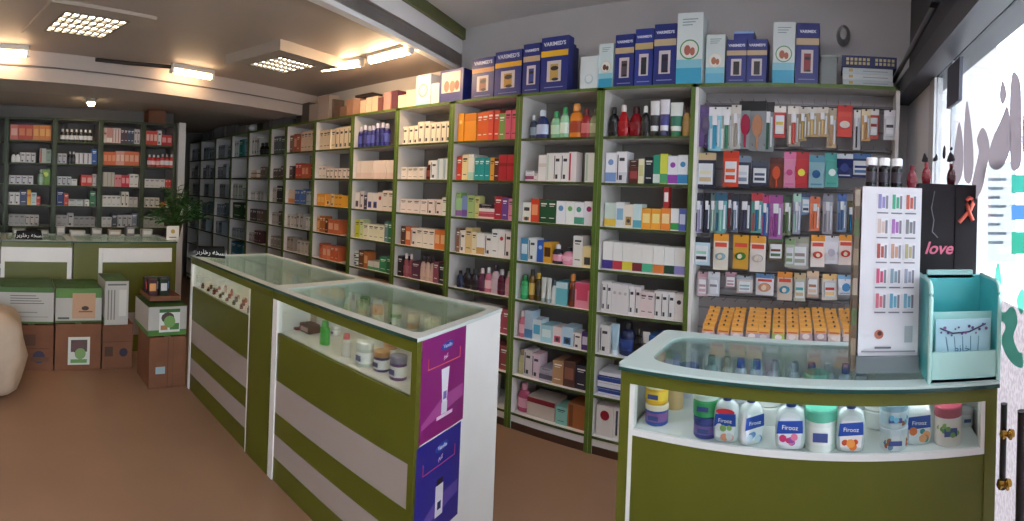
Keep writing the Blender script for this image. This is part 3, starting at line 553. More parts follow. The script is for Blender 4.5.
def wash(px, w, h, y, rz, cols, label, arc=False, capc='1c3f94'):
    x = sx(px, y, ZD+.07); t = empty('baby_wash_bottle', (x, y, ZD), rz, label, 'bottle'); b = MB()
    # flat shouldered bottle outline, extruded with rounded edge
    out = [(.34, 0), (.46, .03), (.50, .15), (.49, .5), (.47, .66), (.40, .78), (.27, .84), (.18, .86)]
    rings = []
    seg = 18; prof = [(u*w, v*h) for u, v in out]
    vs = []
    for r, z in prof:
        for k in range(seg):
            a = 2*pi*k/seg; e = .7
            vs.append((r*math.copysign(abs(cos(a))**e, cos(a)), r*.62*math.copysign(abs(sin(a))**e, sin(a)), z))
    b.add(vs, [(i*seg+k, i*seg+(k+1) % seg, (i+1)*seg+(k+1) % seg, (i+1)*seg+k) for i in range(len(prof)-1) for k in range(seg)], mat('e4eaee', .25), True)
    b.add(vs, [tuple(range((len(prof)-1)*seg, len(prof)*seg))], mat('e4eaee', .25)); b.build('body', t)
    MB().lathe([(.17*w, .86*h), (.17*w, .93*h), (.2*w, .94*h), (.2*w, .99*h), (.05*w, h)], mat(capc, .3), seg=14).build('cap', t)
    l = MB(); yy = -.5*w*.62-.0012
    l.add([(-.34*w, yy, .12*h), (.34*w, yy, .12*h), (.40*w, yy, .5*h), (.30*w, yy, .66*h), (-.30*w, yy, .66*h), (-.40*w, yy, .5*h)], [(0, 1, 2, 3, 4, 5)], mat(cols[0], .4))
    l.add([(-.42*w, yy-.0006, .34*h), (.42*w, yy-.0006, .38*h), (.40*w, yy-.0006, .64*h), (-.38*w, yy-.0006, .60*h)], [(0, 1, 2, 3)], mat('1e4aa4', .35))
    if arc: l.disc(0, .66*h, .36*w, yy-.0003, mat('c83040', .4), 16, .35)
    for k in range(6): l.disc(random.uniform(-.28, .28)*w, random.uniform(.12, .34)*h, random.uniform(.09, .15)*w, yy-.0009, mat(cols[1+k % (len(cols)-1)], .4), 9)
    l.build('label', t)
    lettering('Firooz', .2*w, mat('f4f6fa', .4), t, (0, yy-.0016, .44*h), ext=.0002)
wash(727, .076, .134, 1.50, 0, ['e8eef2', 'e8a080', '8cb46c', 'd8dce0'], 'white wash bottle with a blue label and red arc beside the green tub', True)
wash(751, .074, .134, 1.503, R(38), ['e8eef2', '6c98d0', 'c8dcec'], 'white wash bottle turned sideways with a slanted blue label')
wash(791, .088, .134, 1.497, 0, ['dce4ee', 'c0346c', '8c50a0', 'e07ca0'], 'white wash bottle with pink and purple flowers on its label')
wash(851, .084, .136, 1.497, 0, ['e8e8ea', 'e07830', 'c04c2c', 'f0a050'], 'white wash bottle with orange flowers on its label')
wash(918, .082, .138, 1.535, 0, ['e4e8ee', 'd8743c', '3c9090', 'e8a070'], 'white wash bottle with orange and teal pictures between two tins')
tub(821, .092, .114, 'dce8e2', '5ab49a', 'e8f0ec', 1.505, ZD, 'white jar with a teal lid in the middle of the curved counter')
tub(816, .085, .145, '9cd0bc', '6cbca4', 'b0dccc', 1.72, ZD, 'pale teal tub behind the white jar with the teal lid')
def roll(px, y, z, label):
    b = MB(); b.lathe([(.036, 0), (.04, .004), (.04, .05), (.036, .054)], mat('e4e6e4', .6), seg=18)
    tag(b.build('paper_roll', None, (sx(px, y, z), y, z)), label, 'roll', 'white rolls stacked in the curved counter')
for px, n in ((769, 'behind the pink-flowered wash bottle'), (877, 'between the orange-flowered bottle and the tin')):
    roll(px, 1.66, ZD, 'lower white roll of the pair '+n); roll(px, 1.66, ZD+.055, 'upper white roll of the pair '+n)
tub(894, .084, .062, 'e2eaf0', 'd8e4ec', 'e8eef0', 1.515, ZD, 'lower white tin with a small picture, under its twin', flow=['b07048', '6c94b0', 'c8603c'])
tub(894, .084, .064, 'dce8f0', 'a0c8dc', 'c8e0ec', 1.515, ZD+.063, 'upper white and pale blue tin with a small picture', flow=['5ca4c4', 'b07048', '6cb8d4'])
tub(948, .084, .112, 'e8dcd8', 'a84458', 'ecdcd4', 1.525, ZD, 'pinkish white tin with a dark red lid near the post', flow=['6c9c4c', '8cb060'])
tub(966, .05, .05, 'd8d4d4', 'c8c4c4', 'd0d0d0', 1.64, ZD, 'small pale tin standing beside the pinkish white tin')
REAR = [(672, 'e8c050', '6888c0', 'j'), (690, 'd8dce8', '4868b0', 'j'), (712, 'a8b4bc', '808c90', 'b'), (728, 'c8c8b8', 'a8a090', 'b'), (741, 'e0e4f0', '3c5cac', 'b'), (757, 'dfe5f0', '3858a8', 'b'), (775, 'b8c4cc', '909ca0', 'b'), (795, 'ccd4dc', '9ca4b0', 'b'), (812, 'e2e6f2', '3454a8', 'b'), (828, 'c8d0d4', 'b0b8bc', 'b'), (846, 'e0e4ee', '405cb0', 'b'), (862, 'd0d4dc', '8890a0', 'b')]
for i, (px, c, cc, k) in enumerate(REAR):
    y = 1.80; me = jar(.07, .11, c, cc, cc) if k == 'j' else bottle(.045, .15, c, cc, cc, .8, 2)
    o = tag(put('small_jar' if k == 'j' else 'small_bottle', me[0], None, (sx(px, y, .95), y, ZD)), '%s small %s in the rear row of the curved counter, %s from its left' % (cname(c), 'jar' if k == 'j' else 'bottle', ORC[i]), 'jar' if k == 'j' else 'bottle', 'rear row of the curved counter')
    put('cap', me[1], o)
# ------------------------------------------------------------------ hanging display
HX0, HX1 = -.763, .354
hd = empty('hanging_display', (0, 2.8, 0), 0, 'white-framed grey pegboard display full of hanging blister packs', 'display rack')
GB = mat('a5a0a1', .55, vary=.04, scale=3)
MB().box(HX0, HX0+.018, 0, .30, 0, 2.165, WHITE, front=WHITE).build('side_panel', hd)
MB().box(HX1-.02, HX1, 0, .30, 0, 2.165, WHITE, front=mat('e8e6e4', .4)).build('side_panel', hd)
MB().box(HX0, HX1, 0, .30, 2.147, 2.168, INNER, front=EDGE, top=WHITE).build('top_shelf', hd)
bp = MB().box(HX0+.018, HX1-.02, .17, .18, 0, 2.147, GB)
for k in range(14):
    z = .55+.115*k; bp.box(HX0+.018, HX1-.02, .166, .17, z, z+.012, mat('8a8586', .5))
bp.build('slatted_back', hd)
RAILS = [2.075, 1.83, 1.60, 1.345, 1.115, .975]
rl = MB()
for z in RAILS: rl.box(HX0+.02, HX1-.022, .13, .166, z-.006, z+.006, mat('777375', .4, .3))
rl.build('rail', hd)
hook = MB().tube([(0, .15, 0), (0, .02, -.002), (0, .012, .008)], .0022, CHROME, 5).mesh('peg_hook')
for j, z in enumerate(RAILS):
    for k in range(16): put('peg_hook', hook, hd, (HX0+.06+.066*k, 0, z))
KINDS = {}
def pack(w, h, hdr, body, prod, kind):
    k = (w, h, hdr, body, prod, kind)
    if k in KINDS: return KINDS[k]
    b = MB(); b.box(-w/2, w/2, 0, .003, -h, 0, mat(body, .4), front=mat(body, .4))
    b.quad(-w/2, w/2, -.2*h, 0, -.0006, mat(hdr, .4)); b.disc(0, -.03*h, .006, -.001, mat('303030', .5), 8)
    P = mat(prod, .25); Q = mat(hdr, .4)
    if kind == 'stick':       # toothbrush / file
        b.bevbox(-.10*w, .10*w, -.014, 0, -.95*h, -.42*h, P, .003).bevbox(-.2*w, .2*w, -.016, 0, -.42*h, -.2*h, mat('e6e6ea', .3), .004)
        b.bevbox(-.36*w, -.2*w, -.010, 0, -.95*h, -.5*h, Q, .003).bevbox(.22*w, .38*w, -.010, 0, -.9*h, -.3*h, mat('d8dce4', .3), .003)
    elif kind == 'brush':
        vs = [(.3*w*cos(2*pi*q/14), -.5*h+.22*h*sin(2*pi*q/14)) for q in range(14)]
        b.prism(vs, -.018, 0, P, axis='y').bevbox(-.07*w, .07*w, -.014, 0, -.97*h, -.7*h, P, .003)
    elif kind == 'pouch':
        b.add([(-w/2, 0, -.22*h), (w/2, 0, -.22*h), (w*.42, -.022, -.6*h), (-w*.42, -.022, -.6*h), (w/2, 0, -h), (-w/2, 0, -h)], [(3, 2, 1, 0), (5, 4, 2, 3)], mat(body, .3), False)
        b.disc(0, -.58*h, .26*w, -.0235, P, 12); b.quad(-.35*w, .35*w, -.92*h, -.84*h, -.007, Q)
    elif kind == 'pacifier':
        b.lathe([(.02*w, 0), (.34*w, .004), (.34*w, .012), (.12*w, .02), (.1*w, .035)], P, seg=12) if 0 else b.prism([(.34*w*cos(2*pi*q/14), -.62*h+.24*w*sin(2*pi*q/14)) for q in range(14)], -.016, 0, P, axis='y')
        b.prism([(.14*w*cos(2*pi*q/10), -.62*h+.14*w*sin(2*pi*q/10)) for q in range(10)], -.03, -.016, mat('e8d8c0', .3), axis='y')
        b.quad(-.4*w, .4*w, -.36*h, -.24*h, -.001, mat('d85040', .4))
    elif kind == 'nipple':
        b.quad(-.5*w, .5*w, -h, -.55*h, -.0012, P).quad(-.4*w, .4*w, -.5*h, -.42*h, -.0012, mat('c85028', .4)).prism([(.3*w*cos(2*pi*q/12), -.76*h+.22*w*sin(2*pi*q/12)) for q in range(12)], -.014, 0, mat('e4d4d0', .3), axis='y')
    elif kind == 'card':
        b.bevbox(-.38*w, .38*w, -.010, 0, -.88*h, -.3*h, mat('dfe2e6', .2), .006).quad(-.3*w, .3*w, -.6*h, -.5*h, -.0106, P).quad(-.3*w, .3*w, -.8*h, -.68*h, -.0106, Q)
    KINDS[k] = b.mesh('pack'); return KINDS[k]
NAMEK = {'stick': ('toothbrush_pack', 'toothbrush pack'), 'brush': ('hairbrush_pack', 'brush pack'), 'pouch': ('pouch_pack', 'sealed pouch'), 'pacifier': ('pacifier_pack', 'pacifier card'), 'card': ('blister_pack', 'blister card')}
def hang(row, px, top, wpx, hpx, hdr, body, prod, kind, n):
    y = 2.84-.012*(n % 2); x = sx(px, y, 1.5+top_z(px, top+hpx/2)*y); dist = math.hypot(x, y)
    w = wpx*dist/523.2; z = 1.5+(top_z(px, top)-0)*dist; h = hpx*dist/523.2
    nm, nn = NAMEK[kind]
    o = put(nm, pack(round(w, 3), round(h, 3), hdr, body, prod, kind), None, (x, y, z), random.uniform(-.12, .12))
    cc = cname(prod); tag(o, '%s %s with %s header, %s from left in %s display row' % (cc, nn, cname(hdr), ORC2[n], ORD[row]), 'blister pack', 'packs in the %s row of the hanging display' % ORD[row])
ORC2 = ORC+['fourteenth', 'fifteenth', 'sixteenth', 'seventeenth', 'eighteenth', 'nineteenth']
def top_z(px, py): return (196.66-py+.0389*(px-512)*0.985)/523.24 if 0 else (196.66-py)/523.24+.0389*math.sin((px-512)/523.24)
ROWS = [
 [(706, 104, 13, 42, '4c2c70', '5a3880', '3a2058', 'brush'), (715, 106, 13, 44, 'e8e8ec', '8cc8d8', '3c9cc0', 'stick'), (727, 106, 15, 44, 'e8e8e8', 'a8b8a8', '2c7c5c', 'stick'), (736, 104, 10, 44, 'd8d4cc', 'c8c4bc', 'a8a094', 'stick'),
  (746, 100, 15, 48, '1c1c1e', '9ca8ac', 'a82448', 'brush'), (758, 100, 17, 50, '1c1c1e', '8c9498', 'c08868', 'brush'), (768, 101, 13, 50, '1c1c1e', '8a9294', '2c5c44', 'stick'),
  (780, 105, 12, 32, 'e8e4dc', 'b82820', 'd8b840', 'card'), (794, 105, 13, 40, 'ece6dc', 'a89484', 'c83020', 'stick'), (803, 106, 9, 34, 'd0c8bc', '9c8458', 'c8a458', 'stick'), (812, 106, 11, 30, 'e0dcd4', 'c8a878', 'e0c080', 'stick'), (823, 106, 11, 30, 'd8d0c4', 'c0a478', 'd8b474', 'stick'), (832, 107, 9, 40, 'b8a890', 'd4b48c', 'c09468', 'stick'),
  (845, 104, 15, 32, 'c82820', 'd84030', 'e8e4e0', 'pacifier'), (857, 109, 7, 40, 'f0ece8', 'e0dcdc', '202024', 'stick'), (866, 108, 9, 32, 'e8d8b0', 'd8a868', 'c08850', 'stick'), (874, 108, 10, 30, 'e8e4e0', 'c04438', '9c2820', 'card'), (890, 109, 12, 30, 'e8e8f0', 'dcdce4', '3c3c4c', 'card')],
 [(706, 152, 20, 36, 'c8b088', '20243c', 'e0d8b8', 'card'), (731, 150, 16, 36, 'c83c24', 'd84a28', 'e86c38', 'card'), (742, 155, 18, 32, '7888a0', '283448', 'c8d0d8', 'card'), (760, 160, 17, 25, '3c4458', '30364c', '586078', 'card'), (777, 157, 14, 30, '5c2c2c', '783828', 'd05838', 'brush'),
  (790, 151, 12, 36, 'd06c98', 'd888a8', 'c04c80', 'pouch'), (802, 151, 14, 36, 'b82c34', 'c83840', 'e8dc50', 'pouch'), (817, 155, 16, 32, '5c98b0', '90b8c4', '24588c', 'pouch'), (832, 152, 14, 34, '3c9c94', '5cb0a4', 'd8e8e4', 'pouch'), (845, 153, 16, 24, 'd0d4dc', '1c2c64', '2c3c7c', 'pouch'), (861, 153, 20, 24, '3c68a0', '1c2458', '28387c', 'card')],
 [(699, 192, 8, 40, '28283c', '8888a8', 'b8a8d0', 'stick'), (707, 192, 7, 40, '101420', '181c2c', '282c44', 'stick'), (713, 192, 8, 40, '607c78', '8ca49c', 'b8ccc0', 'stick'), (721, 192, 12, 40, '285c78', '68a8a8', '94c8b8', 'stick'), (730, 192, 7, 36, '5c3844', '644c58', '8c3c44', 'stick'), (735, 193, 7, 38, '38404c', '6c7890', 'a0b0c8', 'stick'), (745, 193, 13, 38, '44444c', '545460', '3c3c58', 'stick'), (757, 192, 11, 40, 'b83840', '5ca498', '2c6c94', 'stick'),
  (765, 194, 8, 42, 'c0407c', '6080c0', '3458a0', 'stick'), (776, 194, 13, 44, 'a04c90', 'b070b0', '8c3c88', 'stick'), (787, 194, 9, 40, '304838', '8c9c7c', '586c44', 'stick'), (797, 193, 8, 40, 'a8d0c0', 'a0a8c0', 'd0d4e4', 'stick'), (806, 192, 9, 22, '384868', '7898b8', 'a8c4d8', 'card'), (815, 196, 10, 34, 'd8704c', 'e88c64', 'e07448', 'stick'), (828, 193, 10, 40, '8c8c98', 'b8b4c0', 'd0c8d0', 'stick'), (842, 193, 9, 38, '4060a0', '8098b8', '386088', 'stick'), (851, 200, 8, 32, '6c6040', '4c5c64', '2878a8', 'stick')],
 [(702, 236, 17, 28, '22242c', 'b8d0dc', 'a0d0b8', 'card'), (721, 233, 15, 36, 'e8a038', 'e4dccc', '8cb0bc', 'pacifier'), (741, 234, 16, 34, 'dca030', 'd8a43c', '3c7c38', 'pacifier'), (758, 235, 16, 36, 'e8a444', 'e8e0d8', 'c8c0c0', 'pacifier'), (776, 236, 16, 24, '4c7048', '64583c', '784030', 'card'), (790, 238, 10, 28, '88a878', 'b8c0b0', 'a0a8a0', 'card'), (799, 236, 20, 32, 'a0a090', 'b8b4b0', '9c8c88', 'card'), (818, 234, 14, 32, 'ec9c38', 'f0e4dc', 'd85c50', 'pacifier'), (832, 235, 14, 28, 'e4e0e8', 'e8e4ec', 'c0b8c8', 'pouch'), (846, 234, 14, 30, 'ec9c38', 'f0e0d8', 'd0443c', 'pacifier')],
 [(703, 271, 11, 24, 'c8a0a8', 'd0b0b8', 'b89098', 'card'), (714, 271, 12, 24, 'd8d8e0', 'ccd0d8', '9090a0', 'card'), (731, 271, 11, 16, 'b8909c', 'a88c98', 'c89ca4', 'card'), (745, 275, 16, 17, 'a0a8b0', 'c8bcb8', '88b0b4', 'card'), (765, 273, 18, 21, '5c88b8', 'e8e8ec', 'd8a080', 'pacifier'), (785, 271, 15, 28, 'e0903c', 'd8c8b8', '50a0c0', 'pacifier'), (800, 272, 12, 28, 'd0b890', 'c0c0b0', '5cb0b0', 'card'), (813, 270, 12, 26, 'e0c0a0', 'd0b8a8', 'b07c60', 'card'), (830, 273, 15, 26, 'e8c080', 'e4d8cc', 'c84438', 'card'), (846, 274, 16, 20, '88b4d8', 'e4e8f0', '4484b8', 'pouch')]]
for r, row in enumerate(ROWS):
    for n, (px, top, w, h, hd_, bo, prd, kd) in enumerate(row): hang(r, px, top+1, w, h, hd_, bo, prd, kd, n)
# fanned nipple packs on the lowest rail, each pegful sloping towards the shopper
LOW = [(715, 308, 'd8b8c0'), (729, 309, 'c8a8b8'), (741, 309, 'd8b8c8'), (755, 309, 'b8a0b0'), (766, 310, 'b8b0c0'), (779, 310, 'a8c858'), (792, 310, 'e0c8c0'), (804, 309, 'c8a8b0'), (817, 309, 'b8a0ac'), (830, 310, 'e8d8d0'), (844, 310, 'e8d0cc')]
for n, (px, top, pc) in enumerate(LOW):
    for q in range(5):
        y = 2.90-.035*q; x = sx(px+(n-5)*.3*q, y, .85); dist = math.hypot(x, y); w = .063; h = .08
        z = 1.5+top_z(px, top-2+4.3*q)*dist
        o = put('nipple_pack', pack(w, h, 'e8a030', 'eeb050', pc, 'nipple'), None, (x, y, z), random.uniform(-.1, .1)); o.rotation_euler[0] = -.35
        tag(o, 'orange-yellow nipple pack, %s pegful from left on the lowest display rail' % ORC[n], 'blister pack', '%s pegful of nipple packs on the lowest rail' % ORC[n])
# low boxes behind the curved counter
for n, (px, w, c, c2) in enumerate([(703, .05, 'c8d0c8', '3c6c54'), (722, .10, '1c2438', '384c74'), (748, .13, 'd0dce4', '4070a0'), (775, .10, '283858', 'c0c8d4'), (800, .10, '1c2440', '8898b8'), (822, .09, '34507c', 'd0d8e0'), (846, .08, 'c8c4c8', '505c7c')]):
    o = put('flat_box', carton(w, .075, .1, c, 'l', c2), None, (sx(px, 2.82, .69), 2.82, .655)); tag(o, '%s box low on the hanging display, %s from its left end' % (cname(c), ORC[n]), 'box', 'boxes at the foot of the hanging display')
MB().box(HX0+.018, HX1-.02, 0, .17, .63, .652, WHITE).build('shelf', hd)
# ------------------------------------------------------------------ things on the curved counter
zt = 1.0095
st = empty('display_stand', (.094, 1.58, zt), R(2), 'tall white counter stand with a grid of small product pictures', 'display stand')
MB().box(0, .183, 0, .13, .05, .56, mat('dcd8de', .4)).build('body', st)
MB().box(-.004, .186, -.008, .134, 0, .05, mat('6c7074', .2)).build('base', st)
g = MB(); cols = [['8c84b8', '3c9c7c', 'b8503c'], ['c8b0a8', '9c60a8', '7c7c80'], ['a05048', 'b88c78', 'a8a078'], ['c04870', '7890a0', '9094a8'], ['c86878', '5c9cb8', '6ca0b8']]
for r in range(6):
    for c in range(3):
        if r == 5:
            if c == 0: g.disc(.062, .115, .014, -.001, mat('b86c58', .4)); g.disc(.064, .118, .007, -.0016, mat('5c2820', .4))
            if c == 2: g.quad(.140, .165, .09, .14, -.001, mat('a8aeb4', .4))
            continue
        x = .046+.043*c; z = .492-.075*r; cc = cols[r][c]
        g.quad(x, x+.036, z, z+.048, -.001, mat('e4e0e6', .4)); g.quad(x+.003, x+.013, z+.002, z+.046, -.0016, mat(cc, .4)); g.quad(x+.015, x+.024, z+.004, z+.038, -.0016, mat(cc, .4)); g.quad(x+.026, x+.033, z+.002, z+.042, -.0016, mat('7c7884', .4)); g.quad(x, x+.034, z-.013, z-.009, -.001, mat('74707c', .5))
g.quad(.05, .10, .072, .078, -.001, mat('605c68', .5)); g.quad(.010, .175, .061, .066, -.001, mat('8c8890', .5))
g.build('printed_pictures', st)
sp = MB().box(-.019, -.004, .01, .12, .0, .555, mat('6e5c4c', .35, .3))
for k in range(6): sp.box(-.021, -.006, .006, .01, .05+.09*k, .10+.09*k, mat(['8c7864', '50603c', 'a09080'][k % 3], .4))
sp.build('side_rack', st)
for k, px in enumerate((867, 880, 893)):
    o = tag(put('dark_bottle', bottle(.036, .085, '18161a', 'f2f0f0', '38303a', 1., 2)[0], None, (.094+.03+.040*k, 1.64, zt+.561)), 'small black bottle with a white cap on the tall stand, %s of three from left' % ORC[k], 'bottle', 'white-capped black bottles on the stand')
    put('cap', MB().lathe([(.018, .068), (.018, .088), (.016, .092), (.003, .092)], mat('f0eeee', .4)).mesh('cap'), o)
for lab, x, c in (('small dark red bottle at the right end of the tall white stand', .256, '7c2030'), ('dark red bottle standing on the left black panel', .33, '84202c'), ('dark maroon bottle standing on the seam of the black panel', .42, '4c1820')):
    me = bottle(.034, .075, c, c, c, 1., 1); o = tag(put('red_bottle', me[0], None, (x, 1.66 if x < .3 else 1.81, zt+(.561 if x < .3 else .586))), lab, 'bottle'); put('cap', me[1], o)
bd = empty('black_panel_box', (.297, 1.765, zt), R(-1), 'tall black panel box with pink love lettering and a red ribbon', 'display box')
MB().box(0, .128, 0, .09, 0, .585, mat('2a2629', .7, spec=.2)).build('left_board', bd); MB().box(.130, .208, -.004, .09, 0, .585, mat('252124', .7, spec=.2)).build('right_board', bd)
lettering('love', .058, mat('e0708c', .5), bd, (.074, -.002, .345), bold=.0012, shear=.3)
rb = MB(); Rm = mat('c8503c', .35)
rb.tube([(0.142, -.010, .455), (0.160, -.009, .475), (0.182, -.008, .500), (0.190, -.008, .520), (0.187, -.008, .536), (0.178, -.008, .540), (0.170, -.008, .533), (0.169, -.008, .515), (0.177, -.011, .490), (0.190, -.011, .462)], .0075, Rm, 6)
rb.build('ribbon_emblem', bd)
MB().tube([(.055, -.003, .56), (.045, -.003, .50), (.055, -.003, .46), (.05, -.003, .42), (.07, -.003, .40)], .0018, mat('8c8890', .4), 5).build('line_drawing', bd)
tb = empty('acrylic_brochure_box', (.288, 1.475, zt), R(0), 'teal acrylic brochure box with rounded sides on the curved counter', 'brochure box')
TE = mat('50bcc0', .3, coat=.3); TL = mat('b4e0da', .3, coat=.3)
def side(x0, x1, nm):
    pts = [(0, 0), (0, .245)]+[(.04-.04*cos(a), .245+.04*sin(a)) for a in [pi/2*k/6 for k in range(1, 7)]]+[(.20, .285), (.21, .275), (.21, 0)]
    b = MB().prism(pts, x0, x1, TE, axis='x'); b.build(nm, tb)
    e = MB(); e.tube([(((x0+x1)/2), y-.002, z) for y, z in pts[:10]], .0065, TL, 6); e.build('rim', tb)
side(0, .010, 'side_panel'); side(.206, .216, 'side_panel')
MB().box(.01, .206, .19, .20, 0, .285, TE).build('back_panel', tb); MB().box(.01, .206, .004, .012, 0, .085, TL).build('front_panel', tb); MB().box(.01, .206, .004, .2, 0, .008, TE).build('floor_panel', tb)
MB().box(.01, .206, .06, .066, .0, .19, TL).build('divider', tb)
MB().box(.03, .18, .19, .213, .275, .30, mat('a8d0cc', .3)).build('top_lip', tb)
tg = tag(MB().box(.0, .165, -.003, 0, 0, .125, mat('b8dcea', .3)).build('pamphlet', None, (.315, 1.505, zt+.05), R(0)), 'pale blue pamphlet with a purple branch picture in the teal box', 'leaflet')
q = MB(); q.tube([(.012, -.005, .10), (.05, -.005, .085), (.10, -.005, .088), (.15, -.005, .11)], .0022, mat('3c3454', .4), 5)
for k in range(14):
    x = .015+.0105*k; q.disc(x, .088+.012*sin(k*1.7)+.0008*k, random.uniform(.003, .0055), -.0075, mat(['5c4c94', '8c5c9c', '4c3c7c'][k % 3], .4), 7)
for k in range(5): q.tube([(.03+.025*k, -.004, .075), (.04+.022*k, -.004, .02)], .0012, mat('6c9cb8', .4), 4)
q.build('printed_branch', tg)
lettering('\uFEE1\uFEE7\uFE8E\uFEA7', .03, mat('3c6c94', .4), tg, (.08, -.004, .03))
# ------------------------------------------------------------------ boxes on top of the shelving
ZT = 2.170
def topbox(px0, px1, h, y, c, label, build, d=.12, z=ZT, cat='box', name='product_box', grp=None, rz=0):
    x0, x1 = sx(px0, y, z+h/2), sx(px1, y, z+h/2); w = x1-x0
    t = tag(MB().box(-w/2, w/2, 0, d, 0, h, mat(c, .4)).build(name, None, ((x0+x1)/2, y, z), rz), label, cat, grp)
    if build: build(t, w, h)
    return t
BL = '24307e'
def blue(band='e0ac3c', pic='b87058', word="VARIMED'S", small=False):
    def f(t, w, h):
        b = MB(); b.quad(-w/2, w/2, .64*h, .75*h, -.001, mat(band, .4)); b.build('band', t)
        p = MB(); p.quad(-.26*w, .26*w, .18*h, .56*h, -.001, mat('d8d0d0', .4)); p.quad(-.14*w, .16*w, .20*h, .50*h, -.0016, mat(pic, .4)); p.disc(.02*w, .42*h, .15*w, -.002, mat('2a2024', .4), 10, .5); p.disc(.05*w, .22*h, .13*w, -.002, mat('2a2024', .4), 10, .4)
        p.quad(-.35*w, .35*w, .07*h, .085*h, -.001, mat('8c98c8', .4)); p.build('printed_picture', t)
        lettering(word, w*.17, mat('dfe6f8', .4), t, (0, -.0012, .84*h), bold=.001)
    return f
def paleblue(pic='b86c5c', ringc='4ca468', low='3ca8cc'):
    def f(t, w, h):
        p = MB(); p.quad(-w/2, w/2, 0, .22*h, -.001, mat(low, .4)); p.quad(-w/2, w/2, .22*h, .34*h, -.001, mat('8cccdc', .4))
        p.disc(0, .48*h, .38*w, -.0016, mat(ringc, .4), 22); p.disc(0, .48*h, .33*w, -.0022, mat('f0f0ea', .4), 22)
        p.disc(-.08*w, .47*h, .13*w, -.0028, mat(pic, .4), 10, 1.5); p.disc(.12*w, .45*h, .10*w, -.0028, mat(pic, .4), 10, 1.6)
        for k in range(3): p.quad(-.3*w, (.3-.1*k)*w, (.9-.04*k)*h, (.915-.04*k)*h, -.001, mat('98b0b8', .4))
        p.build('printed_picture', t)
    return f
topbox(472, 494, .285, 2.84, BL, 'blue support box with brown picture, leftmost of the row of four', blue('c89060', '9c6058'), .2)
topbox(495, 521.5, .305, 2.84, BL, 'blue support box with tan picture, second of the row of four', blue('e8b43c', 'c09448'), .2)
topbox(523, 540, .325, 2.83, BL, 'slim blue support box with blue picture, third of the row of four', blue('c8b090', '3c4c9c'), .2)
topbox(541, 568, .345, 2.82, BL, 'wide blue support box with a crescent picture, rightmost of the row of four', blue('f0bc30', 'c8a458'), .07)
for k in range(3): topbox(548+2*k, 570.5+2.5*k, .335-.012*k, 2.895+.04*k, '1e2458', 'dark blue box standing %s behind the crescent-picture box' % ['directly', 'second', 'furthest'][k], None, .035)
topbox(580.5, 598, .20, 2.83, 'dfe9ea', 'low white box with faint curl drawing, right of the blue row', lambda t, w, h: MB().disc(0, .3*h, .25*w, -.001, mat('c0d4dc', .4)).disc(0, .32*h, .18*w, -.0016, mat('e4eeee', .4)).build('printed_curl', t))
topbox(599, 613, .27, 2.84, 'd8e8e8', 'slim white and light blue box with small brown picture', paleblue('6c4838', 'd8dcc8'))
topbox(615, 634, .315, 2.84, BL, 'blue brace box with a paler top, left of the trio', blue('c8b48c', '584c54'))
topbox(635, 653, .335, 2.83, '2c3e94', 'blue brace box with black sleeve picture, middle of the trio', blue('c8b07c', '20242c'))
topbox(654, 676, .35, 2.82, BL, 'blue brace box with dark knee picture, right of the trio', blue('c8b490', '2c2c48'))
topbox(677, 702.5, .40, 2.81, 'e4efee', 'tallest white and light blue box with a green ringed picture', paleblue())
topbox(706, 725, .28, 2.84, 'dde8e6', 'white and light blue box with a leg picture beside the stocking boxes', paleblue('b87858', 'e8e4cc', '6cbcd8'))
topbox(726.5, 746.5, .245, 2.83, BL, 'left blue stocking box with a black leg picture', blue('c8b08c', '1c1c22'))
topbox(747, 767, .245, 2.83, BL, 'right blue stocking box with a black leg picture', blue('c8b08c', '1c1c22'))
topbox(734, 754, .05, 2.84, '26388c', 'small blue box lying on the two stocking boxes', lambda t, w, h: MB().quad(-w/2, w/2, .7*h, h, -.001, mat('8ca8d8', .4)).build('label', t), .1, ZT+.246)
topbox(773, 795, .34, 2.83, 'e0eaea', 'white and light blue box with a waist picture beside the leggings box', paleblue('b86c50', '6cac78', '3cacd0'))
topbox(796, 819, .335, 2.83, BL, 'tall dark blue leggings box with red and black legs picture', blue('c8b08c', '8c2c34', 'VARIMEX'))
topbox(821, 837, .16, 2.86, '86908e', 'translucent grey storage tub on the shelving top', lambda t, w, h: MB().box(-w/2-.004, w/2+.004, -.006, .12, h, h+.012, mat('a4aca8', .4)).build('lid', t))
for k in range(3): topbox(843, 893, .032, 2.83, ['c0ccd0', 'd4dcdc', 'c8d4d6'][k], 'flat white box, %s of the stack under the patterned blue box' % ['bottom', 'middle', 'top'][k], lambda t, w, h: MB().quad(-.38*w, -.3*w, .3*h, .8*h, -.001, mat('c8a860', .4)).quad(-.1*w, .4*w, .4*h, .55*h, -.001, mat('98a8b0', .4)).build('label', t), .18, ZT+.033*k)
def lattice(t, w, h):
    b = MB()
    for q in range(12):
        x = -.42*w+.075*w*q
        if q == 6: continue
        b.quad(x, x+.05*w, .2*h, .45*h, -.001, mat('c8c090', .4)); b.quad(x, x+.05*w, .55*h, .8*h, -.001, mat('c8c090', .4))
    b.build('printed_grid', t)
topbox(842, 897, .062, 2.82, '202a60', 'dark blue flat box printed with a grid of pale tiles', lattice, .2, ZT+.10)
b = MB(); b.lathe([(.012, 0), (.032, .005), (.042, .02), (.035, .04), (.02, .055)], mat('9a9a9a', .3, .6), seg=16)
o = tag(b.build('wall_bell', None, (sx(838, 3.11), 3.118, 2.53)), 'silver round bell fixed on the wall above the flat boxes', 'bell'); o.rotation_euler = (pi/2, 0, 0); o.scale = (1, 1.6, 1)
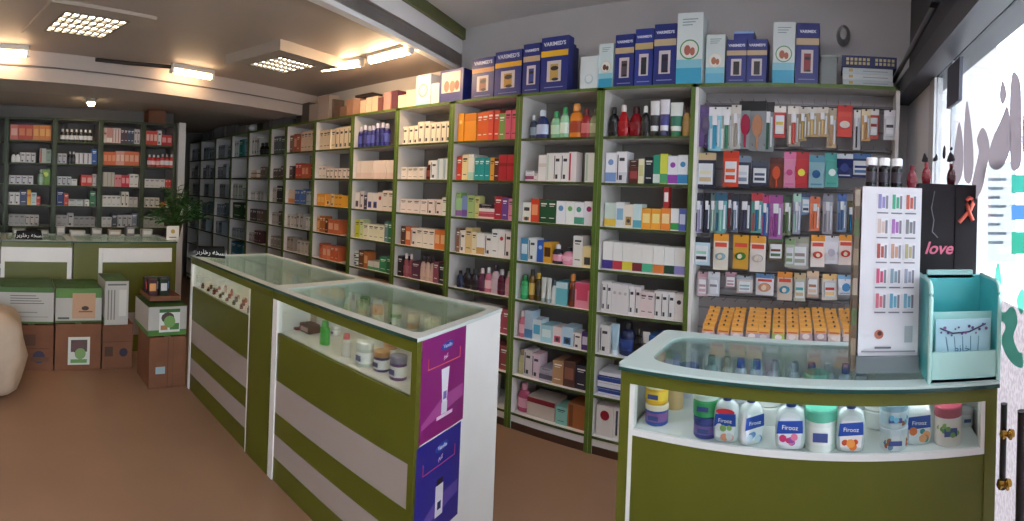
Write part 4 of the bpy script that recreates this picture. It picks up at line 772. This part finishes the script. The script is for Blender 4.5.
topbox(440, 463, .24, 2.84, '26307c', 'blue box with a bright picture of faces, left of the beam', lambda t, w, h: MB().quad(-.42*w, .38*w, .3*h, .93*h, -.001, mat('e8d0c4', .4)).disc(-.2*w, .5*h, .12*w, -.0016, mat('a86858', .4), 10, 1.6).disc(.05*w, .48*h, .12*w, -.0016, mat('b07058', .4), 10, 1.6).disc(.25*w, .5*h, .1*w, -.0016, mat('8c5048', .4), 10, 1.6).build('printed_picture', t), .12)
topbox(431, 439, .16, 2.85, 'e6e0dc', 'slim white box between the faces box and the pink ring box', None)
topbox(416, 430.5, .235, 2.84, 'e4e2e2', 'white box with a pink ring picture', lambda t, w, h: MB().disc(0, .5*h, .34*w, -.001, mat('d8a0a0', .4)).disc(0, .5*h, .25*w, -.0016, mat('ecdcd8', .4)).quad(-w/2, w/2, 0, .14*h, -.001, mat('8cb8d8', .4)).build('printed_ring', t))
for n, (a, b_, h, c, y) in enumerate([(406, 415, .14, 'ead8c0', 2.85), (398, 405, .11, 'e8d4bc', 2.85), (391, 397, .16, '5c3040', 2.86), (383, 390, .15, 'dc9c94', 2.85), (378, 383, .12, '7c4c4c', 2.85), (372, 377, .14, 'e8ccb0', 2.86), (366, 371, .14, 'e8d0b8', 2.86), (360, 365, .12, 'e4ccb4', 2.85), (353, 359, .15, 'c89c84', 2.86), (346, 352, .16, 'b88c74', 2.87), (340, 345, .10, '8c6c5c', 2.86), (334, 339, .12, '6c5448', 2.86), (329, 333, .20, '645850', 2.9), (318, 328, .24, 'a4948a', 2.86), (309, 317, .18, '988a80', 2.86), (302, 308, .22, '4c4644', 2.9), (296, 301, .20, '38343a', 2.9)]):
    topbox(a, b_+.6, h, y, c, '%s box on the shelving top under the strip lights, number %s counted leftward' % (cname(c), ['one', 'two', 'three', 'four', 'five', 'six', 'seven', 'eight', 'nine', 'ten', 'eleven', 'twelve', 'thirteen', 'fourteen', 'fifteen', 'sixteen', 'seventeen'][n]), None, .12, grp='boxes on the shelving top under the strip lights')
topbox(355, 372, .02, 2.84, '2c2426', 'dark flat tray lying over the cream boxes on the shelving top', None, .12, ZT+.155)
for n, (a, b_, h, c) in enumerate([(272, 284, .14, '5c5a5c'), (262, 269, .10, '6a6668'), (238, 246, .10, '7c7470'), (226, 236, .14, '74706e'), (214, 224, .15, '807a76'), (203, 212, .12, '706c6c')]):
    topbox(a, b_, h, 2.86, c, '%s storage box on the dim far shelving top, %s from the long-wall lights' % (cname(c), ORC[n]), None, .16, name='storage_box')
o = tag(MB().lathe([(.01, 0), (.06, .01), (.075, .04), (.05, .075), (.01, .085)], mat('d8dcdc', .3), seg=16, sy=.7).build('white_bundle', None, (sx(251, 2.86), 2.86, 2.18)), 'white shiny bundle on top of the far shelving', 'bundle')
topbox(257, 262, .09, 2.84, '1c1c1e', 'small black case beside the white shiny bundle', None, .1)
# ------------------------------------------------------------------ far left shelving (faces +x)
LZ = [2.17, 1.93, 1.69, 1.455, 1.235, 1.01, .78, .55, .32, .1075]
LY = [-.56, -.04, .478, .979, 1.453, 1.83]
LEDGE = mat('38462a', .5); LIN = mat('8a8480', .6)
for k in range(5):
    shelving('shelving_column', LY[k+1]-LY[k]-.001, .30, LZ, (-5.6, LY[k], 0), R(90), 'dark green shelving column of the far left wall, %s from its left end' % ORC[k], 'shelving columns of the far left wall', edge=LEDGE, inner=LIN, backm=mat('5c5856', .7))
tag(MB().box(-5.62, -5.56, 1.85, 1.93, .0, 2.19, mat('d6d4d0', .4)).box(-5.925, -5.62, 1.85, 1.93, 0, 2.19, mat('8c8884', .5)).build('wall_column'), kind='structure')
LC = {
1: ["c/d87868/80x150/l/f0b8a8 c/c84830/70x160*2/l/e08858 c/d88038/60x170*3/l/f0b060", "b/e8e8e8/40x90*2//202024 _20 c/d8d4d4/50x90*3/x _40 c/b8c0b8/60x130/v/c04040 c/98a898/50x120", "c/d0ccd0/60x80*4/x _20 b/90a890/60x150//c0c8c0 c/70a040/90x160/d/c8d860", "c/e0dcd8/60x110*2/x c/384068/80x130*1 c/f0b020/40x170/m/e86828 c/c8dcd8/60x110/t c/d84838/44x80", "c/a8a4a0/60x100*3/t c/c0b8b0/50x100*3/x"],
2: ["b/202024/50x110*7//e8e8ec/d0d0d8", "c/b8b8c0/50x90*2/x b/303038/40x110*2//e0e0e0 c/d0d0d4/50x100*4/v/404050 c/2858a0/60x140/t", "c/b8bcc0/50x80*3/x c/d8d8d8/60x70/t _40 c/c83830/60x100*2/l/e8a098 c/c0bcb8/40x110", "c/202c70/80x150/t c/c84428/50x110/t c/c8ccc8/80x70*2/t _10 c/e0ddd8/60x70/x c/20683c/70x160", "c/b0acaa/60x100*2/t c/c4c0bc/70x120*1/x c/a09c98/60x90*4/t"],
3: ["c/e0d0cc/30x170/m/c04840 c/c89088/34x170*2/b/e8e0dc c/d8c8c4/34x160*3/v/a03838 c/503c48/40x170*2/t c/3c4860/40x160*2/t c/d0c8c8/34x150*2/x", "c/d86838/50x120*3/l/e89870 c/e0a090/50x130*2/l/f0d0c0 c/d87048/60x130*3/l/e8b090", "c/c0b8a8/50x130*3/v/a09880 c/d88888/44x110*2/d/c03048 c/c83040/50x110*2/l/e8a0a0 c/e0dcd4/60x120*2", "c/d8d4cc/60x100*4/t c/e0d8c8/50x150*2/x c/c0b8b0/60x90*2", "c/d0ccc4/60x90*2/t c/3c3c40/70x120 c/c0bcb8/60x110*3/x c/808890/70x130"],
4: ["c/d84838/44x130*3/l/f0c0b8 c/e0dcdc/50x150/x c/c83030/60x100*2/l/e8a0a0", "b/c02c2c/44x110*3//e8e0e0/f0c8c8 b/d04440/44x120*3//c8c0c0/e8e0e0", "c/d8d0c8/60x80*4/t c/c83830/36x80*2", "c/d8d0c0/60x90*3/x c/d88038/40x60*2 c/c8ccb8/50x70", "c/a8a8a0/60x100*4/t"],
0: ["c/d8a8a0/90x150*2/l/f0d8d0 c/b8b8b0/60x140*3", "c/c8c8c0/60x120*5/x", "c/c84830/60x120*3/t c/888480/60x130*2", "c/2c7c48/60x150*2/t c/88a890/60x120*3", "c/a8a4a0/60x100*5"]}
for k, rows in LC.items():
    y0 = LY[k]+.03; y1 = LY[k+1]-.03
    for j, sp in enumerate(rows):
        tf = lambda a, b_: (-5.6-(b_), a, R(90))
        fill(y0, y1, .03, LZ[j+1], .20, sp, '%s shelf, %s far-left column' % (ORD[j], ORC[k]), tf)
tag(MB().box(-5.86, -5.66, 1.52, 1.72, 2.173, 2.325, mat('7a4c34', .6, vary=.1)).build('brown_carton'), 'small brown carton on top of the far left shelving', 'carton')
# goods on the back counter
pl = empty('potted_plant', (-4.86, 1.60, .982), 0, 'leafy green potted plant on the back counter by the corner', 'plant')
MB().lathe([(.05, 0), (.075, .12), (.08, .125), (.068, .125), (.06, .11)], mat('5a3c2c', .6), seg=18).build('pot', pl)
b = MB(); g1 = mat('2e6a2a', .5, vary=.3, scale=30); b2 = MB()
for k in range(110):
    a = random.uniform(0, 2*pi); el = random.uniform(.15, 1.35); L = random.uniform(.2, .42)
    tip = (cos(a)*cos(el)*L*.6, sin(a)*cos(el)*L*.75, .12+sin(el)*L); mid = (tip[0]*.55, tip[1]*.55, .12+(tip[2]-.12)*.7)
    b2.tube([(0, 0, .1), mid, tip], .003, mat('3a5c28', .6), 4)
    for q in range(3):
        p = [mid[i]+(tip[i]-mid[i])*(.3+.35*q) for i in range(3)]; aa = a+random.uniform(-1, 1); s_ = random.uniform(.05, .085)
        dx, dy, dz = cos(aa)*s_, sin(aa)*s_, random.uniform(-.025, .02)
        b.add([tuple(p), (p[0]+dx*.5-dy*.4, p[1]+dy*.5+dx*.4, p[2]+dz*.3+.008), (p[0]+dx, p[1]+dy, p[2]+dz), (p[0]+dx*.5+dy*.4, p[1]+dy*.5-dx*.4, p[2]+dz*.3+.008)], [(0, 1, 2, 3)], g1)
b.build('leaves', pl); b2.build('stems', pl)
def plaque(name, loc, rz, label, w=.26):
    t = empty(name, loc, rz, label, 'sign')
    pts = [(-w/2, 0), (-w/2*.9, .075), (w/2*.9, .085), (w/2, 0)]
    MB().prism(pts, -.008, .008, mat('101012', .7, spec=.2), axis='y').build('board', t)
    lettering('\uFEE9\uFEAE\uFE91\uFEAE\uFE8E\uFEA7\uFEAD \uFEEA\uFEA8\uFEB4\uFEE7', .048, mat('e8e8ea', .4), t, (0, -.010, .022))
plaque('counter_sign', (-4.56, .18, .983), R(90), 'black sign with white writing on the back counter, left end', .24)
plaque('counter_sign', (-3.47, 1.42, .983), R(50), 'black sign with white writing on the far end of the striped counter', .22)
b = MB().box(-.06, .06, 0, .012, 0, .13, mat('d8d4cc', .5)); b.disc(0, .08, .02, -.001, mat('a88c40', .5)).quad(-.035, .035, .02, .03, -.001, mat('606060', .5))
tag(b.build('price_card', None, (-4.60, 1.50, .983), R(90)), 'white card standing on the back counter below the plant', 'card')
for n, (y, w, h, c, dx) in enumerate([(.10, .12, .07, '7c7870', 0), (.33, .10, .05, '8c8c8c', .06), (.50, .08, .09, 'a09c98', .1), (.66, .14, .05, 'b8b4b0', .05), (.85, .10, .07, '8c8884', .1), (1.02, .12, .06, '9c8c80', .06), (1.18, .08, .09, '706c70', .08), (1.34, .10, .07, 'a8a098', .05)]):
    o = put('small_carton', carton(w, h, .1, c, 'l', 'c8c4bc'), None, (-4.86-dx, y, .983), R(90)); tag(o, '%s small carton on the back counter, %s from its left end' % (cname(c), ORC[n]), 'carton', 'small cartons on the back counter')
# ------------------------------------------------------------------ stacked cartons in front of it
BR = '7e5238'; MBR = mat(BR, .75, vary=.12, scale=6)
def cbox(name, x, y0, y1, z0, z1, dep, style, label, grp=None):
    """front face at x, facing +x"""
    t = empty(name, (x, (y0+y1)/2, z0), R(90), label, 'carton', grp); w = y1-y0; h = z1-z0
    main = MBR if style[0] == 'b' else mat('b9b6ae', .6)
    GT = mat('3d5f2b', .55, vary=.15, scale=9)
    b = MB().box(-w/2, w/2, 0, dep, 0, h, main, top=MBR if style[0] == 'b' else GT); b.build('body', t)
    p = MB()
    def q(u0, u1, v0, v1, c, off=-.001): p.quad((u0-.5)*w, (u1-.5)*w, v0*h, v1*h, off, mat(c, .55))
    if style == 'b1': q(.25, .6, .55, .8, '5c3c2c'); p.disc(.18*w, .3*h, .05, -.001, mat('3a3450', .5)); q(.1, .9, .48, .495, '5c3a28'); q(.5, .9, .2, .3, '6a4632')
    if style == 'b2': q(.28, .76, .12, .72, 'd8dcd4'); q(.34, .7, .4, .66, '5c5048', -.0016); p.disc(0, .5*h, .05, -.0022, mat('6c4c50', .5)); p.disc(.05*w, .36*h, .045, -.0022, mat('7ea468', .5)); q(.34, .7, .16, .24, '6c9c5c', -.0016)
    if style == 'b3': q(.08, .35, .28, .5, '4c3426'); p.disc(.2*w, .36*h, .035, -.001, mat('302c40', .5)); q(.0, 1, .60, .615, '5c3a28')
    if style == 'b4': q(.18, .44, .28, .42, '9cb4bc'); q(.5, .52, 0, 1, '5c3a28'); q(.64, .66, 0, 1, '68442e')
    if style == 'w1': q(0, 1, .0, .06, '44682f'); q(0, 1, .86, 1, '44682f'); [q(.2, .82-.05*k, .55+.07*k, .57+.07*k, '585c58') for k in range(4)]; q(.3, .7, .3, .33, '8c8c88'); q(.35, .9, .18, .2, '8c8c88')
    if style == 'w2': q(0, 1, 0, .06, '44682f'); q(0, 1, .72, 1, '5a8440'); q(.36, .86, .12, .86, 'c09878', -.0016); p.disc(.14*w, .42*h, .03, -.0022, mat('4c382c', .5), 10, .6); q(.5, .8, .3, .34, '7c5c44', -.0022); q(.05, .3, .1, .16, '585c58')
    if style == 'w3': q(.1, .9, .9, .94, '6a6a66'); [q(.12+.13*k, .17+.13*k, .12, .8, '787874') for k in range(3)]; q(.6, .92, .2, .8, 'cfccc4')
    if style == 'w4': q(0, 1, 0, .2, '4e8038'); q(.28, .82, .12, .9, 'dfe2dc', -.0016); q(.28, .82, .8, .92, '3c6c34', -.002); p.disc(0, .62*h, .05, -.0024, mat('503c3c', .5), 12, .8); p.disc(.05*w, .48*h, .045, -.0024, mat('78a45c', .5), 12); q(.32, .5, .2, .36, 'b07c50', -.0022); q(.56, .8, .2, .42, '4c8040', -.0022)
    if style[0] == 'w': p.add([(-w/2-.001, 0, 0), (-w/2-.001, dep, 0), (-w/2-.001, dep, .16*h), (-w/2-.001, 0, .16*h)], [(0, 1, 2, 3)], mat('4e8038', .55))
    p.build('printing', t)
    tp = MB()
    if style[0] == 'b': tp.box(-.025, .025, -.0005, dep, h, h+.001, mat('a08058', .3))
    else: tp.add([(-w/2, -.004, h+.001), (w/2, -.004, h+.001), (w/2-.01, dep*.47, h+.012), (-w/2+.01, dep*.47, h+.012)], [(0, 1, 2, 3)], GT).add([(-w/2+.01, dep*.5, h+.014), (w/2-.01, dep*.5, h+.014), (w/2, dep, h+.001), (-w/2, dep, h+.001)], [(0, 1, 2, 3)], GT)
    tp.build('tape' if style[0] == 'b' else 'top_flap', t)
    return t
cbox('shipping_carton', -4.08, .02, .375, 0, .36, .38, 'b1', 'brown shipping carton at floor level next to the cream sack')
cbox('shipping_carton', -4.08, .39, .755, 0, .37, .38, 'b2', 'brown shipping carton with a white-green picture sheet, at floor level')
cbox('shipping_carton', -4.09, .77, 1.02, 0, .36, .36, 'b3', 'brown shipping carton at floor level under the tall white carton')
cbox('shipping_carton', -3.64, 1.035, 1.315, 0, .375, .34, 'b4', 'brown shipping carton with a pale sticker, under the green crate carton')
cbox('printed_carton', -4.08, -.06, .372, .372, .66, .39, 'w1', 'white and green carton with printed lines, leftmost of the upper row')
cbox('printed_carton', -4.08, .385, .755, .382, .655, .39, 'w2', 'green and white carton with a tan patch, middle of the upper row')
cbox('printed_carton', -4.03, .77, .96, .372, .72, .36, 'w3', 'tall white carton with vertical print, right of the tan patch carton')
cbox('printed_carton', -3.64, 1.02, 1.315, .387, .60, .40, 'w4', 'white and green carton with a berry picture, nearest the striped counter')
o = empty('open_carton', (-3.72, 1.17, .625), R(90), 'open brown tray carton on the green and white carton', 'carton')
b = MB().box(-.12, .12, 0, .30, 0, .006, MBR)
for a in ((-.12, -.114, 0, .3), (.114, .12, 0, .3), (-.114, .114, 0, .006), (-.114, .114, .294, .3)): b.box(*a, .006, .035, MBR)
b.build('tray', o)
for n, (dy, dx, c, c2) in enumerate([(-.07, .22, '402c34', 'c84848'), (0, .22, '28402c', 'c8c8d0'), (.07, .22, '2c2838', '6c88c0'), (-.06, .14, '503038', 'd8a060'), (.03, .14, '223828', 'd8d8d8')]):
    q_ = put('small_pack', carton(.066, .13, .05, c, 'l', c2), None, (-3.72-dx, 1.17+dy, .633), R(90)); tag(q_, '%s small pack with %s label standing in the open tray carton, %s row' % (cname(c), cname(c2), 'back' if n < 3 else 'front'), 'pack')
# cream sacks
def sack(loc, s, label, seed):
    rnd = random.Random(seed); b = MB(); nu, nv = 22, 12; vs = []
    for j in range(nv+1):
        v = -pi/2+pi*j/nv
        for i in range(nu):
            u = 2*pi*i/nu; e = .42
            cx = math.copysign(abs(cos(u))**e, cos(u))*abs(cos(v))**e; cy = math.copysign(abs(sin(u))**e, sin(u))*abs(cos(v))**e; cz = math.copysign(abs(sin(v))**.75, sin(v))
            k = 1+.03*sin(5*u+seed+3*v)+.025*sin(9*u-4*v+seed)+.035*cos(9*v)
            vs.append((cx*s[0]*k, cy*s[1]*k, s[2]+cz*s[2]*(1 if j else 1)))
    fs = [(j*nu+i, j*nu+(i+1) % nu, (j+1)*nu+(i+1) % nu, (j+1)*nu+i) for j in range(nv) for i in range(nu)]
    b.add(vs, fs, mat('b9a48e', .65, vary=.12, scale=5), True)
    tag(b.build('sack', None, loc), label, 'sack')
sack((-3.70, -.19, 0), (.26, .32, .295), 'lumpy cream sack at the far left edge of the picture, before the cartons', 1)
# ------------------------------------------------------------------ goods in the long counter
ZI = .749
I1 = [('j', 284, 1.44, .05, .045, '20304c', '202840', 'navy jar'), ('f', 296, 1.44, .10, .02, '8c3040', '', 'dark red flat box'), ('f', 309, 1.46, .09, .05, '5c3c38', '', 'brown squat box'), ('b', 330, 1.44, .055, .12, '3fae4c', '2c8c3c', 'bright green bottle'), ('b', 318, 1.56, .04, .12, 'c8b8a8', 'c8a090', 'cream bottle'),
      ('o', 352, 1.42, .05, .11, 'd8d4cc', 'b83c4c', 'white bottle with red cap'), ('j', 341, 1.58, .05, .06, 'c0c4c0', 'e0e0e0', 'pale jar'), ('j', 371, 1.42, .075, .11, 'c8d0c4', 'e0e4e0', 'large pale jar'), ('j', 388, 1.44, .07, .09, '3c3c74', 'c89868', 'navy jar with tan lid'), ('j', 396, 1.52, .06, .12, 'c09878', 'a87858', 'tan jar'), ('j', 405, 1.43, .072, .10, '5c3c78', '8888a0', 'purple jar')]
for K, px, y, w, h, c, c2, ds in I1:
    x = sx(px, y); me = bottle(w, h, c, c2, c, .8, 2) if K in 'bo' else jar(w, h, c, c2 or c) if K == 'j' else None
    if me: o = put('counter_bottle' if K in 'bo' else 'counter_jar', me[0], None, (x, y, ZI)); put('cap', me[1], o)
    else: o = put('flat_box', carton(w, h, .07, c, 'l', 'c8a8a0'), None, (x, y, ZI))
    tag(o, ds+' in the front of the glass counter with the posters', 'bottle' if K in 'bo' else 'jar' if K == 'j' else 'box')
rr = random.Random(5); pal = ['d8d8b8', 'e0e0c8', 'd8b888', 'c8d0a8', 'e8e4d0', '4c9c3c', 'b8c89c', 'e8d8c0', 'd89868', 'c8c8b8', 'dcdcc4', '3c8c3c', 'c8b8a0', 'e4dcc8']
for n in range(14):
    y = 1.74+.07*(n % 2); x = -2.27+.064*n; c = pal[n]; h = rr.uniform(.13, .185)
    me = jar(.06, h, c, pal[(n+4) % 14], 'e8e8d8') if n % 3 else bottle(.05, h, c, 'e8e8e8', c, .8, 2)
    o = tag(put('counter_jar' if n % 3 else 'counter_bottle', me[0], None, (x, y, ZI)), '%s %s at the back of the poster counter, number %s from its far end' % (cname(c), 'jar' if n % 3 else 'bottle', ['one', 'two', 'three', 'four', 'five', 'six', 'seven', 'eight', 'nine', 'ten', 'eleven', 'twelve', 'thirteen', 'fourteen'][n]), 'jar' if n % 3 else 'bottle', 'back row inside the poster counter'); put('cap', me[1], o)
for n in range(26):
    x = -3.50+.036*n; y = 1.38+.05*(n % 3); c = ['7c2c30', '302c2c', 'b86860', '201c20', '943c3c', 'c8b0a0'][n % 6]; h = rr.uniform(.03, .06)
    me = bottle(.022, h, c, ['201c1c', 'd8c8b8', '883030'][n % 3], c, 1., 2)
    o = tag(put('nail_polish', me[0], None, (x, y, ZI)), 'tiny %s polish bottle in the far striped counter' % cname(c), 'polish bottle', 'tiny %s polish bottles in the far striped counter' % cname(c)); put('cap', me[1], o)
# ------------------------------------------------------------------ storefront on the right
def PX(y): return .445+.075*(3.12-y)/1.8
SA = math.atan2(.075, -1.8)      # direction along the glass, towards the camera side
def along(y, z): return (PX(y), y, z)
ALU = mat('9a999c', .4, .3); DK = mat('39383b', .5)
def strip(y0, y1, z0, z1, m, name, kind='structure', t=.05, off=0.):
    pts = [(PX(y0)+off, y0), (PX(y1)+off, y1), (PX(y1)+off+t, y1), (PX(y0)+off+t, y0)]
    b = MB().prism(pts, z0, z1, m); return tag(b.build(name), kind=kind) if kind else b
strip(3.12, -2.2, 2.13, 2.80, DK, 'wall_right', t=.10)
strip(3.12, 2.50, 0, 2.13, mat('e8e8ec', .5), 'pillar_1', t=.05)
strip(2.50, 2.40, 0, 2.13, mat('cccacc', .4), 'window_2', t=.04, off=-.01)
strip(2.40, -2.2, 0, .35, mat('b8aeb0', .5), 'wall_sill', t=.05)
gl = MB().prism([(PX(2.40), 2.40), (PX(-2.2), -2.2), (PX(-2.2)+.006, -2.2), (PX(2.40)+.006, 2.40)], .35, 2.13, glass('f2f6f8', .0)); tag(gl.build('window_1'), kind='structure')
# shutter rail along the soffit
sh = empty('shutter_rail', (0, 0, 0), 0, 'dark roller shutter rail with a sloping brace above the shop window', 'shutter rail')
MB().prism([(PX(3.1)-.10, 3.1), (PX(-2)-.10, -2), (PX(-2)-.004, -2), (PX(3.1)-.004, 3.1)], 2.13, 2.22, mat('434246', .45)).build('rail', sh)
MB().tube([(PX(3.0)-.11, 3.0, 2.25), (PX(1.3)-.09, 1.3, 2.40)], .014, mat('77757a', .4, .4)).build('brace', sh)
MB().box(PX(2.0)-.13, PX(2.0)-.10, 1.97, 2.03, 2.31, 2.37, mat('2a2a2c', .5)).build('bracket', sh)
sb = tag(MB().prism([(PX(2.13)-.02, 2.13), (PX(1.95)-.02, 1.95), (PX(1.95)-.006, 1.95), (PX(2.13)-.006, 2.13)], 1.93, 2.10, mat('4b4c58', .5)).build('hanging_sign'), 'small dark grey panel hanging inside the shop window under the rail', 'sign')
# mullions
for n, y in enumerate((2.12,)): strip(y, y-.012, .35, 2.13, mat('c0c0c4', .4), 'window_frame', t=.02, off=-.004)
# window writing: big grey letters fixed on the glass, and teal leaf scrolls
def on_glass(name, strokes, m, label, cat, off=-.004):
    """strokes: outlines in (distance along the glass from y=2.4 towards the room's front, height)"""
    b = MB(); L = math.hypot(.075, 1.8); ux, uy = .075/L, -1.8/L
    for pts in strokes:
        if name == 'window_lettering' or name == 'leaf_decal':
            q = pts; m_ = len(q); pts = []
            for k in range(m_):
                a, b1, c, d = q[k-1], q[k], q[(k+1) % m_], q[(k+2) % m_]
                for t_ in (0, .25, .5, .75): pts.append(tuple(.5*(2*b1[i]+(c[i]-a[i])*t_+(2*a[i]-5*b1[i]+4*c[i]-d[i])*t_**2+(3*b1[i]-a[i]-3*c[i]+d[i])*t_**3) for i in (0, 1)))
        n = len(pts); P = [(PX(2.4)+ux*s+off, 2.4+uy*s, z) for s, z in pts]; Q = [(x-.003, y, z) for x, y, z in P]
        b.add(P, [tuple(range(n))], m)
    return tag(b.build(name), label, cat)
def gp(px, py):          # heading and height to a place on the glass
    a = (px-831.2)/523.24-.0389*top_z(px, py)*cos((px-512)/523.24); ta = math.tan(a)
    y = (.445+.075*3.12/1.8)/(ta+.075/1.8); x = PX(y); d = math.hypot(x, y)
    L = math.hypot(.075, 1.8)
    return ((2.4-y)*L/1.8, 1.5+d*top_z(px, py))
def G(*p): return [gp(x, y) for x, y in p]
GM = film('6c6265')
letters = [
 G((953, 172), (955, 152), (960, 122), (964, 140), (964, 170), (959, 184), (954, 182)),
 G((965, 172), (965, 135), (968, 100), (973, 130), (975, 162), (972, 182), (967, 182)),
 G((973, 188), (976, 170), (980, 152), (978, 140), (983, 128), (988, 133), (991, 150), (987, 172), (983, 190), (976, 200)),
 G((990, 154), (995, 136), (1003, 118), (1008, 106), (1011, 116), (1012, 146), (1006, 164), (998, 170), (991, 166)),
 G((1001, 95), (1004, 80), (1008, 94), (1004, 104)),
 G((1012, 164), (1011, 112), (1013, 76), (1017, 72), (1022, 84), (1023, 121), (1023, 160), (1018, 170)),
 G((1024, 150), (1025, 110), (1029, 90), (1034, 120), (1032, 160)),
]
on_glass('window_lettering', letters, GM, 'large grey brush letters across the shop window', 'lettering')
on_glass('window_lettering', [G((924, 158), (926, 153), (929, 158), (932, 153), (935, 158), (938, 154), (938, 161), (924, 162)), G((944, 157), (945, 147), (947, 147), (947, 158)), G((949, 158), (952, 152), (956, 157), (956, 161), (949, 162)), G((930, 165), (932, 164), (932, 167), (930, 167)), G((952, 148), (954, 147), (954, 150), (952, 150))], mat('3c3c46', .6), 'small dark word low on the window at the left of the big letters', 'lettering', -.006)
TM = film('57a591')
on_glass('leaf_decal', [G((1000, 262), (1003, 280), (1002, 300), (999, 310), (996, 290), (997, 270)), G((1000, 308), (1006, 312), (1012, 306), (1017, 310), (1019, 322), (1015, 336), (1020, 350), (1024, 352), (1024, 366), (1014, 362), (1006, 350), (1003, 338), (1007, 326), (1002, 318)), G((1018, 300), (1024, 288), (1027, 300), (1023, 314))], TM, 'teal leaf scroll decal on the glass door beside the brochure box', 'decal')
for n, (a, b_, c, d, col) in enumerate([(1013, 1040, 175, 193, '3c9484'), (1013, 1040, 205, 220, '4c78ac'), (1013, 1040, 232, 254, '389078')]):
    on_glass('window_sticker', [G((a, c), (b_, c), (b_, d), (a, d))], film(col, .6), '%s strip sticker on the window, %s from top' % (['teal', 'blue', 'green-teal'][n], ORC[n]), 'sticker')
on_glass('window_poster', [G((984, 166), (1012, 160), (1012, 262), (984, 262))], film('b4b8ba'), 'white poster with faint writing on the window behind the black panel', 'poster', .012)
on_glass('poster_writing', [G((986, 178+9*k), (1004-3*(k % 3), 178+9*k), (1004-3*(k % 3), 181+9*k), (986, 181+9*k)) for k in range(8)], film('a0a6b0', .6), 'faint grey lines of writing on the white window poster', 'lettering', .008)
# door with lace film, bars and brass fittings
s0 = gp(999, 300)[0]
def gy(s): return 2.4-s*1.8/math.hypot(.075, 1.8)
y_d = gy(s0)
dr = empty('glass_door', (0, 0, 0), 0, 'glass shop door with pale lace film, black grips and brass fittings', 'door')
MB().add([(PX(y_d)-.003, y_d, .36), (PX(y_d-.8)-.003, y_d-.8, .36), (PX(y_d-.8)-.003, y_d-.8, 1.24), (PX(y_d)-.003, y_d, 1.24)], [(0, 1, 2, 3)], film('9a8f90', .75, .25)).build('lace_film', dr)
def grip(s, z0, z1, r=.012):
    y = gy(s); MB().tube([(PX(y)-.022, y, z0), (PX(y)-.022, y, z1)], r, mat('1a1a1e', .35), 10).build('black_grip', dr)
grip(gp(1011, 430)[0], .73, .965, .010); grip(gp(1030, 430)[0], .45, .99, .013)
for (px, py) in ((1015, 430), (1012, 478)):
    s, z = gp(px, py); y = gy(s); b = MB(); b.lathe([(.010, 0), (.013, .012), (.006, .018), (.012, .03), (.014, .036), (.004, .042)], mat('b08a3c', .25, 1.), seg=14)
    q_ = b.build('brass_knob', dr, (PX(y)-.002, y, z)); q_.rotation_euler = (0, -pi/2, 0)
    MB().tube([(PX(y)-.022, y-.03, z), (PX(y)-.022, y+.03, z)], .005, mat('b08a3c', .25, 1.), 8).build('brass_bar', dr)
# ------------------------------------------------------------------ the street outside
tag(MB().box(1.0, 14, -12, 14, -.14, -.04, mat('d4cfd0', .8, vary=.06, scale=1)).build('pavement'), kind='structure')
fa = MB().box(7.5, 7.8, -10, 14, -.05, 9, mat('eceaea', .8)); fa.build('backdrop_facade'); tag(bpy.data.objects['backdrop_facade'], kind='structure')
for n, z in enumerate((3.35, 4.5)):
    tag(MB().tube([(7.3, 22, z+.2), (6.0, 10, z), (5.2, 0, z+.1)], .02, mat('70707a', .6)).build('street_cable'), ['lower', 'upper'][n]+' cable crossing the bright view outside the shop window', 'cable')
# ------------------------------------------------------------------ light
w = bpy.data.worlds.new('sky'); S.world = w; w.use_nodes = True
nt = w.node_tree; bg = nt.nodes['Background']; bg.inputs[0].default_value = (.86, .93, 1, 1); bg.inputs[1].default_value = 8.0
def area(name, loc, rot, sx_, sy_, portal=True, e=0, col=(1, 1, 1)):
    l = bpy.data.lights.new(name, 'AREA'); l.shape = 'RECTANGLE'; l.size = sx_; l.size_y = sy_
    if portal: l.cycles.is_portal = True
    l.energy = e; l.color = col
    o = bpy.data.objects.new(name, l); COL.objects.link(o); o.location = loc; o.rotation_euler = rot; return o
sn = bpy.data.lights.new('sun', 'SUN'); sn.energy = 9; sn.angle = .05; so = bpy.data.objects.new('sun', sn); COL.objects.link(so)
so.rotation_euler = (R(20), R(-48), 0)     # high, from over the shop: lights the street, not the room
# ------------------------------------------------------------------ camera: a level sweep, as the phone panorama
cd = bpy.data.cameras.new('camera'); cam = bpy.data.objects.new('camera', cd); COL.objects.link(cam); S.camera = cam
cd.type = 'PANO'; cd.panorama_type = 'CENTRAL_CYLINDRICAL'
F = 523.24
cd.central_cylindrical_range_u_min = -512/F; cd.central_cylindrical_range_u_max = 512/F
cd.central_cylindrical_range_v_min = -(521-196.66)/F; cd.central_cylindrical_range_v_max = 196.66/F
cd.clip_start = .02; cd.clip_end = 200
from mathutils import Matrix
M = Matrix.Rotation(.61, 3, 'Z') @ Matrix.Rotation(-.0004, 3, 'X') @ Matrix.Rotation(-.0389, 3, 'Y')
Mb = Matrix(((M[0][0], M[0][2], -M[0][1]), (M[1][0], M[1][2], -M[1][1]), (M[2][0], M[2][2], -M[2][1])))
cam.matrix_world = Matrix.Translation((0, 0, H)) @ Mb.to_4x4()
S.view_settings.view_transform = 'Standard'; S.view_settings.look = 'None'; S.view_settings.gamma = 1
S.view_settings.use_curve_mapping = False; S.view_settings.exposure = 0
S.cycles.use_denoising = True; S.cycles.max_bounces = 8; S.cycles.transparent_max_bounces = 12; S.cycles.diffuse_bounces = 4; S.cycles.glossy_bounces = 3
S.cycles.sample_clamp_indirect = 6; S.cycles.caustics_reflective = False; S.cycles.caustics_refractive = False
